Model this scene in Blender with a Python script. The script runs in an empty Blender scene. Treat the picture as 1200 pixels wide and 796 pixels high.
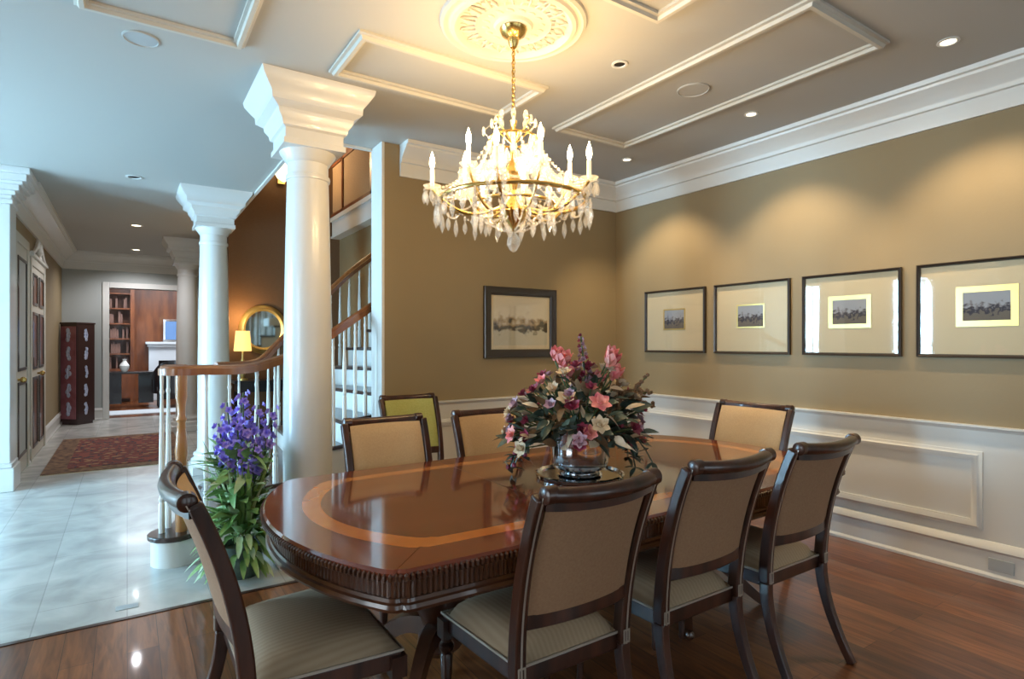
import bpy, bmesh, math, random
from mathutils import Vector, Matrix
random.seed(7)
PI = math.pi
S = bpy.context.scene
C = S.collection

# ------------------------------------------------------------------ camera
cam_d = bpy.data.cameras.new('camera'); cam = bpy.data.objects.new('camera', cam_d); C.objects.link(cam)
cam.location = (0, 0, 1.374); cam.rotation_euler = (PI/2, 0, -math.radians(33.55))
cam_d.sensor_fit = 'HORIZONTAL'; cam_d.sensor_width = 36; cam_d.lens = 36*680/1200
cam_d.shift_y = 4/1200; cam_d.clip_start = .02; cam_d.clip_end = 100
S.camera = cam
# ------------------------------------------------------------------ world, daylight, exposure
w = bpy.data.worlds.new('sky'); S.world = w; w.use_nodes = True
w.node_tree.nodes['Background'].inputs[0].default_value = (.75, .88, 1, 1)
w.node_tree.nodes['Background'].inputs[1].default_value = 2.6
def area(name, loc, rot, sx, sy, power, col):
    l = bpy.data.lights.new(name, 'AREA'); l.shape = 'RECTANGLE'; l.size = sx; l.size_y = sy; l.energy = power; l.color = col
    o = bpy.data.objects.new(name, l); C.objects.link(o); o.location = loc; o.rotation_euler = rot
    return o
DAY = (.62, .84, 1.0)
area('daylight_rear', (.2, -2.75, 1.5), (PI/2, 0, PI), 3.4, 2.3, 140, (1, .93, .84))        # outside the rear windows, shining +Y
area('daylight_rear', (3.2, -2.75, 1.5), (PI/2, 0, PI), 1.6, 2.3, 105, (.6, .82, 1.0))
area('daylight_entry', (-3.95, 5.7, 1.4), (PI/2, 0, -PI/2), 3.0, 2.6, 1500, (.42, .72, 1.0))    # outside the entry glazing, shining +X
area('daylight_side', (-4.1, 1.2, 1.5), (PI/2, 0, -PI/2), 3.0, 2.3, 100, (.9, .95, 1))
vs = S.view_settings; vs.view_transform = 'Standard'; vs.look = 'None'; vs.gamma = 1; vs.use_curve_mapping = False
vs.exposure = 0.3
cy = S.cycles
cy.use_denoising = True; cy.max_bounces = 8; cy.diffuse_bounces = 4; cy.glossy_bounces = 4
cy.transmission_bounces = 6; cy.transparent_max_bounces = 16
cy.caustics_reflective = False; cy.caustics_refractive = False; cy.sample_clamp_indirect = 6

# ------------------------------------------------------------------ materials
def mat(name, col, rough=.5, metal=0, spec=.5, coat=0, emit=None, es=0, noise=None, bump=None):
    """noise=(scale, colour2, (sx,sy,sz)); bump=(scale, strength)"""
    m = bpy.data.materials.new(name); m.use_nodes = True; nt = m.node_tree; b = nt.nodes['Principled BSDF']
    b.inputs['Base Color'].default_value = (*col, 1); b.inputs['Roughness'].default_value = rough
    b.inputs['Metallic'].default_value = metal; b.inputs['Specular IOR Level'].default_value = spec
    b.inputs['Coat Weight'].default_value = coat; b.inputs['Coat Roughness'].default_value = .06
    if emit: b.inputs['Emission Color'].default_value = (*emit, 1); b.inputs['Emission Strength'].default_value = es
    tc = nt.nodes.new('ShaderNodeTexCoord')
    if noise:
        mp = nt.nodes.new('ShaderNodeMapping'); mp.inputs['Scale'].default_value = noise[2]
        nt.links.new(tc.outputs['Object'], mp.inputs[0])
        n = nt.nodes.new('ShaderNodeTexNoise'); n.inputs['Scale'].default_value = noise[0]; n.inputs['Detail'].default_value = 5
        nt.links.new(mp.outputs[0], n.inputs['Vector'])
        r = nt.nodes.new('ShaderNodeValToRGB'); r.color_ramp.elements[0].position = .3; r.color_ramp.elements[1].position = .7
        r.color_ramp.elements[0].color = (*col, 1); r.color_ramp.elements[1].color = (*noise[1], 1)
        nt.links.new(n.outputs[0], r.inputs[0]); nt.links.new(r.outputs[0], b.inputs['Base Color'])
    if bump:
        n = nt.nodes.new('ShaderNodeTexNoise'); n.inputs['Scale'].default_value = bump[0]; n.inputs['Detail'].default_value = 4
        nt.links.new(tc.outputs['Object'], n.inputs['Vector'])
        bp = nt.nodes.new('ShaderNodeBump'); bp.inputs['Strength'].default_value = bump[1]; bp.inputs['Distance'].default_value = .01
        nt.links.new(n.outputs[0], bp.inputs['Height']); nt.links.new(bp.outputs[0], b.inputs['Normal'])
    return m
M = {}
M['wall'] = mat('olive_tan_paint', (.27, .20, .105), .6, noise=(1.2, (.30, .222, .115), (1, 1, 1)), bump=(60, .05))
M['wallgrey'] = mat('grey_paint', (.42, .44, .42), .6)
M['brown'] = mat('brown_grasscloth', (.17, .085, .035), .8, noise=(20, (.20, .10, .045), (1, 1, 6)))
M['white'] = mat('white_trim_paint', (.70, .69, .65), .35)
M['ceil'] = mat('ceiling_paint', (.45, .44, .41), .7)
M['plaster'] = mat('cream_plaster', (.56, .53, .46), .6)
M['colw'] = mat('column_paint', (.72, .71, .68), .3, coat=.2)
M['darkwood'] = mat('dark_mahogany', (.045, .016, .008), .28, coat=.5, noise=(14, (.095, .035, .016), (1, 1, .15)))
M['chairwood'] = mat('chair_walnut', (.014, .005, .003), .3, coat=.25, noise=(18, (.075, .024, .012), (1, 1, .2)))
M['silverwood'] = mat('rubbed_silver_leaf', (.5, .45, .38), .35, metal=.6)
M['railwood'] = mat('honey_oak', (.33, .13, .035), .3, coat=.3, noise=(20, (.46, .2, .06), (1, 1, .15)))
M['handrail'] = mat('red_brown_rail', (.22, .065, .018), .3, coat=.3, noise=(20, (.32, .11, .03), (1, 1, .15)))
M['redwood'] = mat('red_cherry', (.24, .075, .022), .35, coat=.3, noise=(9, (.11, .03, .01), (1, 1, .2)))
M['treadwood'] = mat('dark_tread', (.04, .018, .012), .3, coat=.3)
M['seat'] = mat('taupe_stripe_fabric', (.30, .23, .15), .75)
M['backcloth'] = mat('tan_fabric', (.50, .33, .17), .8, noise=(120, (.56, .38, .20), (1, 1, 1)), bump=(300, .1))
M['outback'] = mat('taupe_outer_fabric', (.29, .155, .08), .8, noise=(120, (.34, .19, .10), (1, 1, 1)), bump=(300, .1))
M['green'] = mat('olive_green_fabric', (.36, .36, .09), .8, noise=(90, (.44, .42, .13), (1, 1, 1)))
M['brass'] = mat('antique_brass', (.62, .42, .14), .25, metal=1)
M['gold'] = mat('gilt', (.75, .55, .2), .35, metal=.8)
M['silver'] = mat('silver', (.7, .72, .75), .12, metal=1)
M['black'] = mat('black_lacquer', (.01, .01, .012), .3, coat=.4)
M['framewood'] = mat('black_brown_frame', (.02, .012, .009), .3, coat=.4)
M['matboard'] = mat('cream_mat_board', (.62, .52, .34), .8)
M['candle'] = mat('ivory_candle', (.85, .8, .65), .5, emit=(1, .75, .4), es=.5)
M['bulb'] = mat('flame_bulb', (1, .9, .7), .3, emit=(1, .82, .5), es=22)
M['lens'] = mat('lit_lens', (1, 1, 1), .4, emit=(1, .85, .6), es=5)
M['shade'] = mat('lit_shade', (.8, .55, .2), .7, emit=(1, .6, .18), es=1.2)
M['alab'] = mat('lit_alabaster', (.9, .8, .55), .5, emit=(1, .85, .5), es=3)
M['vent'] = mat('grey_grille', (.42, .45, .46), .6)
M['dark'] = mat('dark_recess', (.012, .01, .01), .8)
M['leaf'] = mat('green_leaf', (.07, .2, .045), .45, noise=(9, (.28, .42, .14), (1, 1, 1)))
M['paleleaf'] = mat('pale_green_leaf', (.25, .42, .2), .45, noise=(9, (.5, .6, .4), (1, 1, 1)))
M['darkleaf'] = mat('dark_grey_green_leaf', (.02, .035, .025), .4, noise=(16, (.09, .14, .11), (1, 1, 1)))
M['brownleaf'] = mat('bronze_leaf', (.1, .045, .02), .5, noise=(16, (.3, .17, .08), (1, 1, 1)))
M['purple'] = mat('purple_petal', (.2, .13, .68), .5, noise=(30, (.5, .42, .95), (1, 1, 1)))
M['pink'] = mat('pink_petal', (.8, .15, .2), .5, noise=(22, (.95, .5, .4), (1, 1, 1)))
M['cream'] = mat('cream_petal', (.62, .45, .28), .5, noise=(22, (.75, .62, .45), (1, 1, 1)))
M['maroon'] = mat('maroon_petal', (.15, .012, .03), .5, noise=(30, (.42, .06, .11), (1, 1, 1)))
M['mauve'] = mat('mauve_petal', (.3, .13, .22), .5, noise=(30, (.6, .42, .45), (1, 1, 1)))
M['stem'] = mat('stem', (.07, .12, .04), .6)
M['blue'] = mat('blue_cloth', (.12, .25, .5), .6)
M['book'] = mat('book_cloth', (.05, .03, .03), .6, noise=(25, (.3, .15, .1), (6, 6, .2)))
M['mirrorglass'] = mat('mirror_glass', (.75, .8, .8), .05, metal=1)
M['stone'] = mat('pale_mantel_paint', (.6, .66, .7), .5)
M['pinkpanel'] = mat('rose_lacquer', (.36, .14, .18), .3, coat=.5, noise=(8, (.26, .08, .1), (1, 1, 1)))
M['darkpanel'] = mat('plum_black_lacquer', (.035, .012, .014), .3, coat=.5)
M['pearl'] = mat('pearl_inlay', (.62, .62, .75), .3, noise=(40, (.3, .4, .6), (1, 1, 1)))
M['tan_weave'] = mat('tan_weave', (.32, .2, .1), .8, noise=(30, (.42, .28, .16), (1, 1, 6)))

def crystal(name, tint, gl):
    m = bpy.data.materials.new(name); m.use_nodes = True; nt = m.node_tree; nt.nodes.clear()
    o = nt.nodes.new('ShaderNodeOutputMaterial'); mx = nt.nodes.new('ShaderNodeMixShader')
    t = nt.nodes.new('ShaderNodeBsdfTransparent'); g = nt.nodes.new('ShaderNodeBsdfGlossy'); f = nt.nodes.new('ShaderNodeFresnel')
    ge = nt.nodes.new('ShaderNodeNewGeometry'); ma = nt.nodes.new('ShaderNodeMath'); ma.operation = 'MULTIPLY_ADD'
    ma.inputs[1].default_value = 1/gl-gl; ma.inputs[2].default_value = gl       # same reflectance on both faces of the pane
    nt.links.new(ge.outputs['Backfacing'], ma.inputs[0]); nt.links.new(ma.outputs[0], f.inputs[0])
    t.inputs[0].default_value = (*tint, 1); g.inputs['Roughness'].default_value = .03
    nt.links.new(f.outputs[0], mx.inputs[0]); nt.links.new(t.outputs[0], mx.inputs[1]); nt.links.new(g.outputs[0], mx.inputs[2])
    nt.links.new(mx.outputs[0], o.inputs[0]); return m
M['crystal'] = crystal('cut_crystal', (.98, .97, .95), 2.0)
def sparkle(m):   # white diffuse share stands in for candle glints on the cut faces
    nt = m.node_tree; out = [n for n in nt.nodes if n.type == 'OUTPUT_MATERIAL'][0]; old = out.inputs[0].links[0].from_socket
    d = nt.nodes.new('ShaderNodeBsdfDiffuse'); d.inputs[0].default_value = (.95, .93, .88, 1); tl = nt.nodes.new('ShaderNodeBsdfTranslucent'); tl.inputs[0].default_value = (.95, .93, .88, 1)
    a = nt.nodes.new('ShaderNodeAddShader'); mx = nt.nodes.new('ShaderNodeMixShader'); mx.inputs[0].default_value = .11
    nt.links.new(d.outputs[0], a.inputs[0]); nt.links.new(tl.outputs[0], a.inputs[1])
    nt.links.new(old, mx.inputs[1]); nt.links.new(a.outputs[0], mx.inputs[2]); nt.links.new(mx.outputs[0], out.inputs[0])
sparkle(M['crystal'])
M['pane'] = crystal('picture_glass', (1, 1, 1), 1.5)
M['window'] = crystal('window_glass', (.97, 1, 1), 1.4)
M['smoke'] = crystal('clear_bowl_glass', (.55, .5, .45), 1.7)

def tree(m):
    nt = m.node_tree; return nt, nt.nodes, nt.links, nt.nodes['Principled BSDF']
def seat_fabric():
    m = M['seat']; nt, N, L, b = tree(m)
    tc = N.new('ShaderNodeTexCoord'); wv = N.new('ShaderNodeTexWave'); wv.bands_direction = 'X'; wv.inputs['Scale'].default_value = 18; wv.inputs['Distortion'].default_value = .6
    L.new(tc.outputs['Object'], wv.inputs[0]); r = N.new('ShaderNodeValToRGB')
    r.color_ramp.elements[0].color = (.31, .215, .13, 1); r.color_ramp.elements[1].color = (.36, .26, .165, 1)
    L.new(wv.outputs[0], r.inputs[0]); L.new(r.outputs[0], b.inputs['Base Color'])
seat_fabric()
def plank_floor():
    m = mat('wood_floor', (.2, .08, .03), .3, coat=.25); nt, N, L, b = tree(m)
    tc = N.new('ShaderNodeTexCoord'); mp = N.new('ShaderNodeMapping'); mp.inputs['Rotation'].default_value = (0, 0, PI/2)
    L.new(tc.outputs['Object'], mp.inputs[0])
    bk = N.new('ShaderNodeTexBrick'); bk.inputs['Scale'].default_value = 1; bk.inputs['Brick Width'].default_value = 1.3; bk.inputs['Row Height'].default_value = .12
    bk.inputs['Mortar Size'].default_value = .0012; bk.offset = .37
    bk.inputs['Color1'].default_value = (.115, .036, .012, 1); bk.inputs['Color2'].default_value = (.25, .092, .032, 1); bk.inputs['Mortar'].default_value = (.02, .008, .004, 1)
    L.new(mp.outputs[0], bk.inputs[0])
    m2 = N.new('ShaderNodeMapping'); m2.inputs['Scale'].default_value = (8, .8, 1); L.new(tc.outputs['Object'], m2.inputs[0])
    n = N.new('ShaderNodeTexNoise'); n.inputs['Scale'].default_value = 3.5; n.inputs['Detail'].default_value = 8; n.inputs['Distortion'].default_value = 1.2; L.new(m2.outputs[0], n.inputs[0])
    r = N.new('ShaderNodeValToRGB'); r.color_ramp.elements[0].position = .32; r.color_ramp.elements[1].position = .68
    r.color_ramp.elements[0].color = (.5, .45, .42, 1); r.color_ramp.elements[1].color = (1.3, 1.27, 1.2, 1); L.new(n.outputs[0], r.inputs[0])
    mx = N.new('ShaderNodeMixRGB'); mx.blend_type = 'MULTIPLY'; mx.inputs[0].default_value = .9
    L.new(bk.outputs[0], mx.inputs[1]); L.new(r.outputs[0], mx.inputs[2]); L.new(mx.outputs[0], b.inputs['Base Color'])
    bp = N.new('ShaderNodeBump'); bp.inputs['Strength'].default_value = .12; bp.inputs['Distance'].default_value = .004
    L.new(n.outputs[0], bp.inputs['Height']); L.new(bp.outputs[0], b.inputs['Normal']); return m
M['floor'] = plank_floor()
def tile_floor():
    m = mat('stone_tile', (.5, .5, .46), .25, coat=.1); nt, N, L, b = tree(m)
    tc = N.new('ShaderNodeTexCoord'); bk = N.new('ShaderNodeTexBrick'); bk.inputs['Scale'].default_value = 1
    mp = N.new('ShaderNodeMapping'); mp.inputs['Rotation'].default_value = (0, 0, PI/2); mp.inputs['Location'].default_value = (.2, 0, 0); L.new(tc.outputs['Object'], mp.inputs[0])
    bk.inputs['Brick Width'].default_value = .9; bk.inputs['Row Height'].default_value = .38; bk.inputs['Mortar Size'].default_value = .003
    bk.inputs['Color1'].default_value = (.52, .52, .50, 1); bk.inputs['Color2'].default_value = (.56, .56, .54, 1); bk.inputs['Mortar'].default_value = (.42, .42, .41, 1)
    L.new(mp.outputs[0], bk.inputs[0])
    n = N.new('ShaderNodeTexNoise'); n.inputs['Scale'].default_value = 2.2; n.inputs['Detail'].default_value = 7; n.inputs['Distortion'].default_value = 1.5
    L.new(tc.outputs['Object'], n.inputs[0]); r = N.new('ShaderNodeValToRGB'); r.color_ramp.elements[0].position = .35; r.color_ramp.elements[1].position = .7
    r.color_ramp.elements[0].color = (.75, .75, .73, 1); r.color_ramp.elements[1].color = (1.12, 1.1, 1.06, 1); L.new(n.outputs[0], r.inputs[0])
    mx = N.new('ShaderNodeMixRGB'); mx.blend_type = 'MULTIPLY'; mx.inputs[0].default_value = 1
    L.new(bk.outputs[0], mx.inputs[1]); L.new(r.outputs[0], mx.inputs[2]); L.new(mx.outputs[0], b.inputs['Base Color']); return m
M['tile'] = tile_floor()
def table_wood(name, c1, c2, stretch):
    m = mat(name, c1, .12, coat=.8, noise=(5, c2, stretch)); return m
M['ttop'] = table_wood('flame_mahogany', (.11, .022, .008), (.20, .046, .015), (.6, 3, 1))
M['tband'] = table_wood('satinwood_band', (.50, .14, .025), (.62, .22, .05), (1, 1, 1))
M['tcross'] = table_wood('crossbanded_mahogany', (.14, .026, .010), (.20, .04, .015), (4, 4, 1))
def carpet():
    m = mat('persian_carpet', (.16, .03, .02), .95); nt, N, L, b = tree(m)
    tc = N.new('ShaderNodeTexCoord'); v = N.new('ShaderNodeTexVoronoi'); v.inputs['Scale'].default_value = 9; L.new(tc.outputs['Object'], v.inputs[0])
    n = N.new('ShaderNodeTexNoise'); n.inputs['Scale'].default_value = 14; L.new(tc.outputs['Object'], n.inputs[0])
    r = N.new('ShaderNodeValToRGB'); r.color_ramp.interpolation = 'CONSTANT'
    e = r.color_ramp.elements; e[0].color = (.30, .17, .08, 1); e[1].position = .32; e[1].color = (.17, .028, .018, 1)
    k = e.new(.55); k.color = (.03, .022, .03, 1); k = e.new(.66); k.color = (.22, .05, .03, 1)
    L.new(v.outputs['Distance'], r.inputs[0]); L.new(r.outputs[0], b.inputs['Base Color']); return m
M['carpet'] = carpet()
M['carpetedge'] = mat('carpet_border', (.05, .02, .015), .95, noise=(18, (.28, .15, .07), (1, 1, 1)))
def art(name, cols, sc, zdiv):
    """a little landscape: sky over a ragged dark band over ground, along the picture's own up axis"""
    m = mat(name, cols[0], .8); nt, N, L, b = tree(m)
    tc = N.new('ShaderNodeTexCoord'); sp = N.new('ShaderNodeSeparateXYZ'); L.new(tc.outputs['Generated'], sp.inputs[0])
    n = N.new('ShaderNodeTexNoise'); n.inputs['Scale'].default_value = sc; n.inputs['Detail'].default_value = 6; L.new(tc.outputs['Generated'], n.inputs[0])
    mu = N.new('ShaderNodeMath'); mu.operation = 'MULTIPLY_ADD'; mu.inputs[1].default_value = zdiv; L.new(n.outputs[0], mu.inputs[0]); L.new(sp.outputs['Z'], mu.inputs[2])
    sb = N.new('ShaderNodeMath'); sb.operation = 'SUBTRACT'; sb.inputs[1].default_value = zdiv*.5; L.new(mu.outputs[0], sb.inputs[0])
    r = N.new('ShaderNodeValToRGB'); e = r.color_ramp.elements
    e[0].color = (*cols[2], 1); e[1].color = (*cols[0], 1); e[1].position = .62
    for p, c in ((.26, cols[2]), (.33, cols[1]), (.42, cols[1]), (.5, cols[3])): k = e.new(p); k.color = (*c, 1)
    L.new(sb.outputs[0], r.inputs[0]); L.new(r.outputs[0], b.inputs['Base Color']); return m
M['landscape'] = art('pond_landscape', [(.66, .58, .42), (.07, .055, .03), (.5, .45, .32), (.36, .25, .13)], 6, .8)
M['print'] = art('small_engraving', [(.32, .34, .38), (.03, .03, .05), (.14, .12, .1), (.16, .15, .16)], 9, .9)

# ------------------------------------------------------------------ mesh builder
class MB:
    def __init__(s): s.v = []; s.f = []; s.m = []
    def add(s, vs_, fs, mi=0, mtx=None):
        b = len(s.v)
        s.v += [tuple(mtx @ Vector(p)) if mtx else tuple(p) for p in vs_]
        s.f += [tuple(i+b for i in f) for f in fs]; s.m += [mi]*len(fs); return s
    def box(s, x0, x1, y0, y1, z0, z1, mi=0, mtx=None):
        vs_ = [(x, y, z) for x in (x0, x1) for y in (y0, y1) for z in (z0, z1)]
        return s.add(vs_, [(0, 1, 3, 2), (4, 6, 7, 5), (0, 4, 5, 1), (2, 3, 7, 6), (0, 2, 6, 4), (1, 5, 7, 3)], mi, mtx)
    def lathe(s, prof, n=24, c=(0, 0, 0), mi=0, mtx=None):
        vs_ = []; fs = []
        for r, z in prof:
            for i in range(n):
                a = 2*PI*i/n; vs_.append((c[0]+r*math.cos(a), c[1]+r*math.sin(a), c[2]+z))
        for j in range(len(prof)-1):
            for i in range(n):
                k = (i+1) % n; fs.append((j*n+i, j*n+k, (j+1)*n+k, (j+1)*n+i))
        fs.append(tuple(range(n))[::-1]); fs.append(tuple((len(prof)-1)*n+i for i in range(n)))
        return s.add(vs_, fs, mi, mtx)
    def tube(s, pts, rad, n=8, mi=0, mtx=None, flat=None, up=(0, 0, 1)):
        """flat=(w,h): box section w wide (along side), h deep"""
        pts = [Vector(p) for p in pts]; vs_ = []; fs = []
        if not hasattr(rad, '__len__'): rad = [rad]*len(pts)
        t0 = (pts[1]-pts[0]).normalized(); u = Vector(up); 
        if abs(t0.dot(u)) > .95: u = Vector((1, 0, 0))
        side = t0.cross(u).normalized(); nrm = side.cross(t0)
        for i, p in enumerate(pts):
            t = (pts[min(i+1, len(pts)-1)]-pts[max(i-1, 0)]).normalized()
            side = (side - t*side.dot(t)).normalized(); nrm = side.cross(t)
            if flat:
                w_, h_ = flat[0]*rad[i]/2, flat[1]*rad[i]/2
                for a, b_ in ((-1, -1), (1, -1), (1, 1), (-1, 1)): vs_.append(p+side*w_*a+nrm*h_*b_)
            else:
                for k in range(n):
                    a = 2*PI*k/n; vs_.append(p+side*math.cos(a)*rad[i]+nrm*math.sin(a)*rad[i])
        n = 4 if flat else n
        for j in range(len(pts)-1):
            for i in range(n):
                k = (i+1) % n; fs.append((j*n+i, j*n+k, (j+1)*n+k, (j+1)*n+i))
        fs.append(tuple(range(n))[::-1]); fs.append(tuple((len(pts)-1)*n+i for i in range(n)))
        return s.add(vs_, fs, mi, mtx)
    def ball(s, c, r, n=8, mi=0, sc=(1, 1, 1), mtx=None):
        prof = [(max(.02, math.sin(PI*i/(n//2)))*1, -math.cos(PI*i/(n//2))) for i in range(n//2+1)]
        mm = Matrix.Translation(c) @ Matrix.Diagonal((r*sc[0], r*sc[1], r*sc[2], 1))
        return s.lathe(prof, n, mi=mi, mtx=(mtx @ mm) if mtx else mm)
    def sweep(s, prof, path, closed=False, side=1, mi=0, mtx=None, cap=True):
        """prof: closed list of (out, z); path: list of xy(z0); out is to the left of travel * side, mitred corners"""
        P = [Vector((p[0], p[1])) for p in path]; n = len(P); vs_ = []; fs = []
        zz = [p[2] if len(p) > 2 else 0 for p in path]
        for i in range(n):
            a = P[i]-P[i-1] if (closed or i > 0) else P[1]-P[0]
            b = P[(i+1) % n]-P[i] if (closed or i < n-1) else P[-1]-P[-2]
            a.normalize(); b.normalize()
            na = Vector((-a.y, a.x)); nb = Vector((-b.y, b.x)); m_ = (na+nb)
            m_ = m_/max(.3, m_.dot(na)) if m_.length > 1e-6 else na
            for o, z in prof: q = P[i]+m_*o*side; vs_.append((q.x, q.y, z+zz[i]))
        k = len(prof)
        for j in range(n if closed else n-1):
            j2 = (j+1) % n
            for i in range(k):
                i2 = (i+1) % k; fs.append((j*k+i, j*k+i2, j2*k+i2, j2*k+i))
        if not closed and cap: fs.append(tuple(range(k))[::-1]); fs.append(tuple((n-1)*k+i for i in range(k)))
        return s.add(vs_, fs, mi, mtx)
    def prism(s, poly, z0, z1, mi=0, mtx=None):
        n = len(poly); vs_ = [(p[0], p[1], z0) for p in poly]+[(p[0], p[1], z1) for p in poly]
        fs = [tuple(range(n))[::-1], tuple(range(n, 2*n))]+[(i, (i+1) % n, n+(i+1) % n, n+i) for i in range(n)]
        return s.add(vs_, fs, mi, mtx)
    def build(s, name, mats, parent=None, loc=None, rz=0, smooth=True, bevel=0, norm=True):
        me = bpy.data.meshes.new(name); me.from_pydata(s.v, [], s.f)
        if not isinstance(mats, (list, tuple)): mats = [mats]
        for q in mats: me.materials.append(M[q] if isinstance(q, str) else q)
        for p, mi in zip(me.polygons, s.m): p.material_index = mi
        if norm:
            bm = bmesh.new(); bm.from_mesh(me); bmesh.ops.recalc_face_normals(bm, faces=bm.faces); bm.to_mesh(me); bm.free()
        if smooth: me.shade_smooth(); me.set_sharp_from_angle(angle=math.radians(35))
        o = bpy.data.objects.new(name, me); C.objects.link(o)
        if parent: o.parent = parent
        if loc: o.location = loc
        o.rotation_euler.z = rz
        if bevel:
            bv = o.modifiers.new('bevel', 'BEVEL'); bv.width = bevel; bv.segments = 2; bv.limit_method = 'ANGLE'
        return o
def tag(o, label, cat, group=None):
    o['label'] = label; o['category'] = cat
    if group: o['group'] = group
    return o
def thing(name, label, cat, loc=(0, 0, 0), rz=0, group=None):
    o = bpy.data.objects.new(name, None); C.objects.link(o); o.location = loc; o.rotation_euler.z = rz
    return tag(o, label, cat, group)
def struct(o): o['kind'] = 'structure'; return o
def copy_tree(o, parent=None):
    c = o.copy(); C.objects.link(c); c.parent = parent
    for ch in list(o.children): copy_tree(ch, c)
    return c
def RX(a): return Matrix.Rotation(a, 4, 'X')
def RY(a): return Matrix.Rotation(a, 4, 'Y')
def RZ(a): return Matrix.Rotation(a, 4, 'Z')
def T(*p): return Matrix.Translation(p)
def wallmtx(side, pos):
    """local frame: x along the wall (as one faces it, to the right), y up, z out of the wall into the room -> world."""
    if side == 'E': return Matrix(((0, 0, -1, pos), (-1, 0, 0, 0), (0, 1, 0, 0), (0, 0, 0, 1)))   # x = -worldY
    if side == 'N': return Matrix(((1, 0, 0, 0), (0, 0, -1, pos), (0, 1, 0, 0), (0, 0, 0, 1)))    # x = worldX
    if side == 'W': return Matrix(((0, 0, 1, pos), (1, 0, 0, 0), (0, 1, 0, 0), (0, 0, 0, 1)))     # x = worldY

# ================================================================== THE SHELL
H = 2.98; XE = 4.235; YN = 4.43; XW = -3.6; YS = -2.3; XH = -.95; YF = 12.75
struct(MB().box(XW-.2, XE+.2, YS-.2, 3.48, -.1, 0).box(1.25, XE+.2, 3.48, 4.65, -.1, 0).build('floor', 'floor'))
struct(MB().box(XW-.2, 1.25, 3.48, YF+.12, -.1, 0).box(1.25, 2.9, 4.65, 9.2, -.1, 0).build('floor_tile', 'tile'))
struct(MB().box(XW, 1.25, 3.455, 3.485, 0, .004).build('trim_1', 'treadwood'))
# ceiling: opening over the stairwell at X>1.15, Y>4.65
struct(MB().box(XW-.2, XE+.2, YS-.2, 4.65, H, H+.3).box(XW-.2, 1.15, 4.65, YF+.2, H, H+.3).build('ceiling', 'ceil'))
struct(MB().box(1.0, 2.95, 4.45, 9.25, 5.7, 5.8).build('ceiling_stairwell', 'ceil'))
# walls
struct(MB().box(XE, XE+.15, YS-.2, 4.65, 0, H).build('wall_right', 'wall'))
struct(MB().box(1.71, XE, YN, 4.65, 0, H).build('wall_back', 'wall'))
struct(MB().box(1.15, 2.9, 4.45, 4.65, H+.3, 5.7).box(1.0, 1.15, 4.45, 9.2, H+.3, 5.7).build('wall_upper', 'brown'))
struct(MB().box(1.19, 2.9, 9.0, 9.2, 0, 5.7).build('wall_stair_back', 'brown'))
struct(MB().box(2.75, 2.9, 4.65, 9.0, 0, 5.7).build('wall_stair_right', 'wall'))
struct(MB().box(1.19, 1.3, 9.2, YF, 0, H).build('wall_hall_right', 'wall'))
# wall at the left of the hall, doors let in as raised leaves
struct(MB().box(XH-.15, XH, 7.1, YF, 0, H).build('wall_hall_left', 'wall'))
dx0, dx1, dz = -.27, .95, 2.37
struct(MB().box(XH-.15, dx0, YF, YF+.15, 0, H).box(dx1, 1.3, YF, YF+.15, 0, H).box(dx0, dx1, YF, YF+.15, dz, H).build('wall_hall_end', 'wallgrey'))
# rear and entry walls (behind the camera) with real window openings
def windowed(name, side, pos, a0, a1, wins, thick=.15):
    mb = MB(); edges = sorted(wins)
    def bx(p0, p1, z0, z1, m_=mb, t0=0, t1=thick):
        if side == 'S': m_.box(p0, p1, pos-t1, pos-t0, z0, z1)
        else: m_.box(pos-t1, pos-t0, p0, p1, z0, z1)
    cur = a0
    for (w0, w1, z0, z1) in edges:
        bx(cur, w0, 0, H); bx(w0, w1, 0, z0) if z0 > 0 else None; bx(w0, w1, z1, H); cur = w1
    bx(cur, a1, 0, H); struct(mb.build(name, 'wall'))
    for (w0, w1, z0, z1) in edges:
        global NW; NW += 1
        wf = MB(); nx = max(2, round((w1-w0)/.45)); nz = 4
        for i in range(nx+1): x = w0+(w1-w0)*i/nx; wd = .04 if i in (0, nx) else .014; bx(x-wd, x+wd, z0, z1, wf, .04, .09)
        for i in range(nz+1): z = z0+(z1-z0)*i/nz; wd = .04 if i in (0, nz) else .014; bx(w0, w1, z-wd, z+wd, wf, .04, .09)
        o = struct(wf.build('window_%d' % NW, 'white', smooth=False))
        pn = MB(); bx(w0, w1, z0, z1, pn, .063, .067); pn.build('pane', 'window', o, smooth=False)
NW = 0
windowed('wall_rear', 'S', YS, XW, XE, [(-1.4, -.2, .45, 2.5), (.4, 1.6, .45, 2.5), (2.5, 3.8, .45, 2.5)])
windowed('wall_entry', 'W', XW, YS, 7.1, [(.1, 2.2, .45, 2.5), (4.5, 5.2, .05, 2.6), (6.45, 7.0, .05, 2.6)])

windowed('wall_entry_back', 'S', 7.25, XW, XH-.15, [(-2.5, -1.9, .3, 2.5)])
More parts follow.
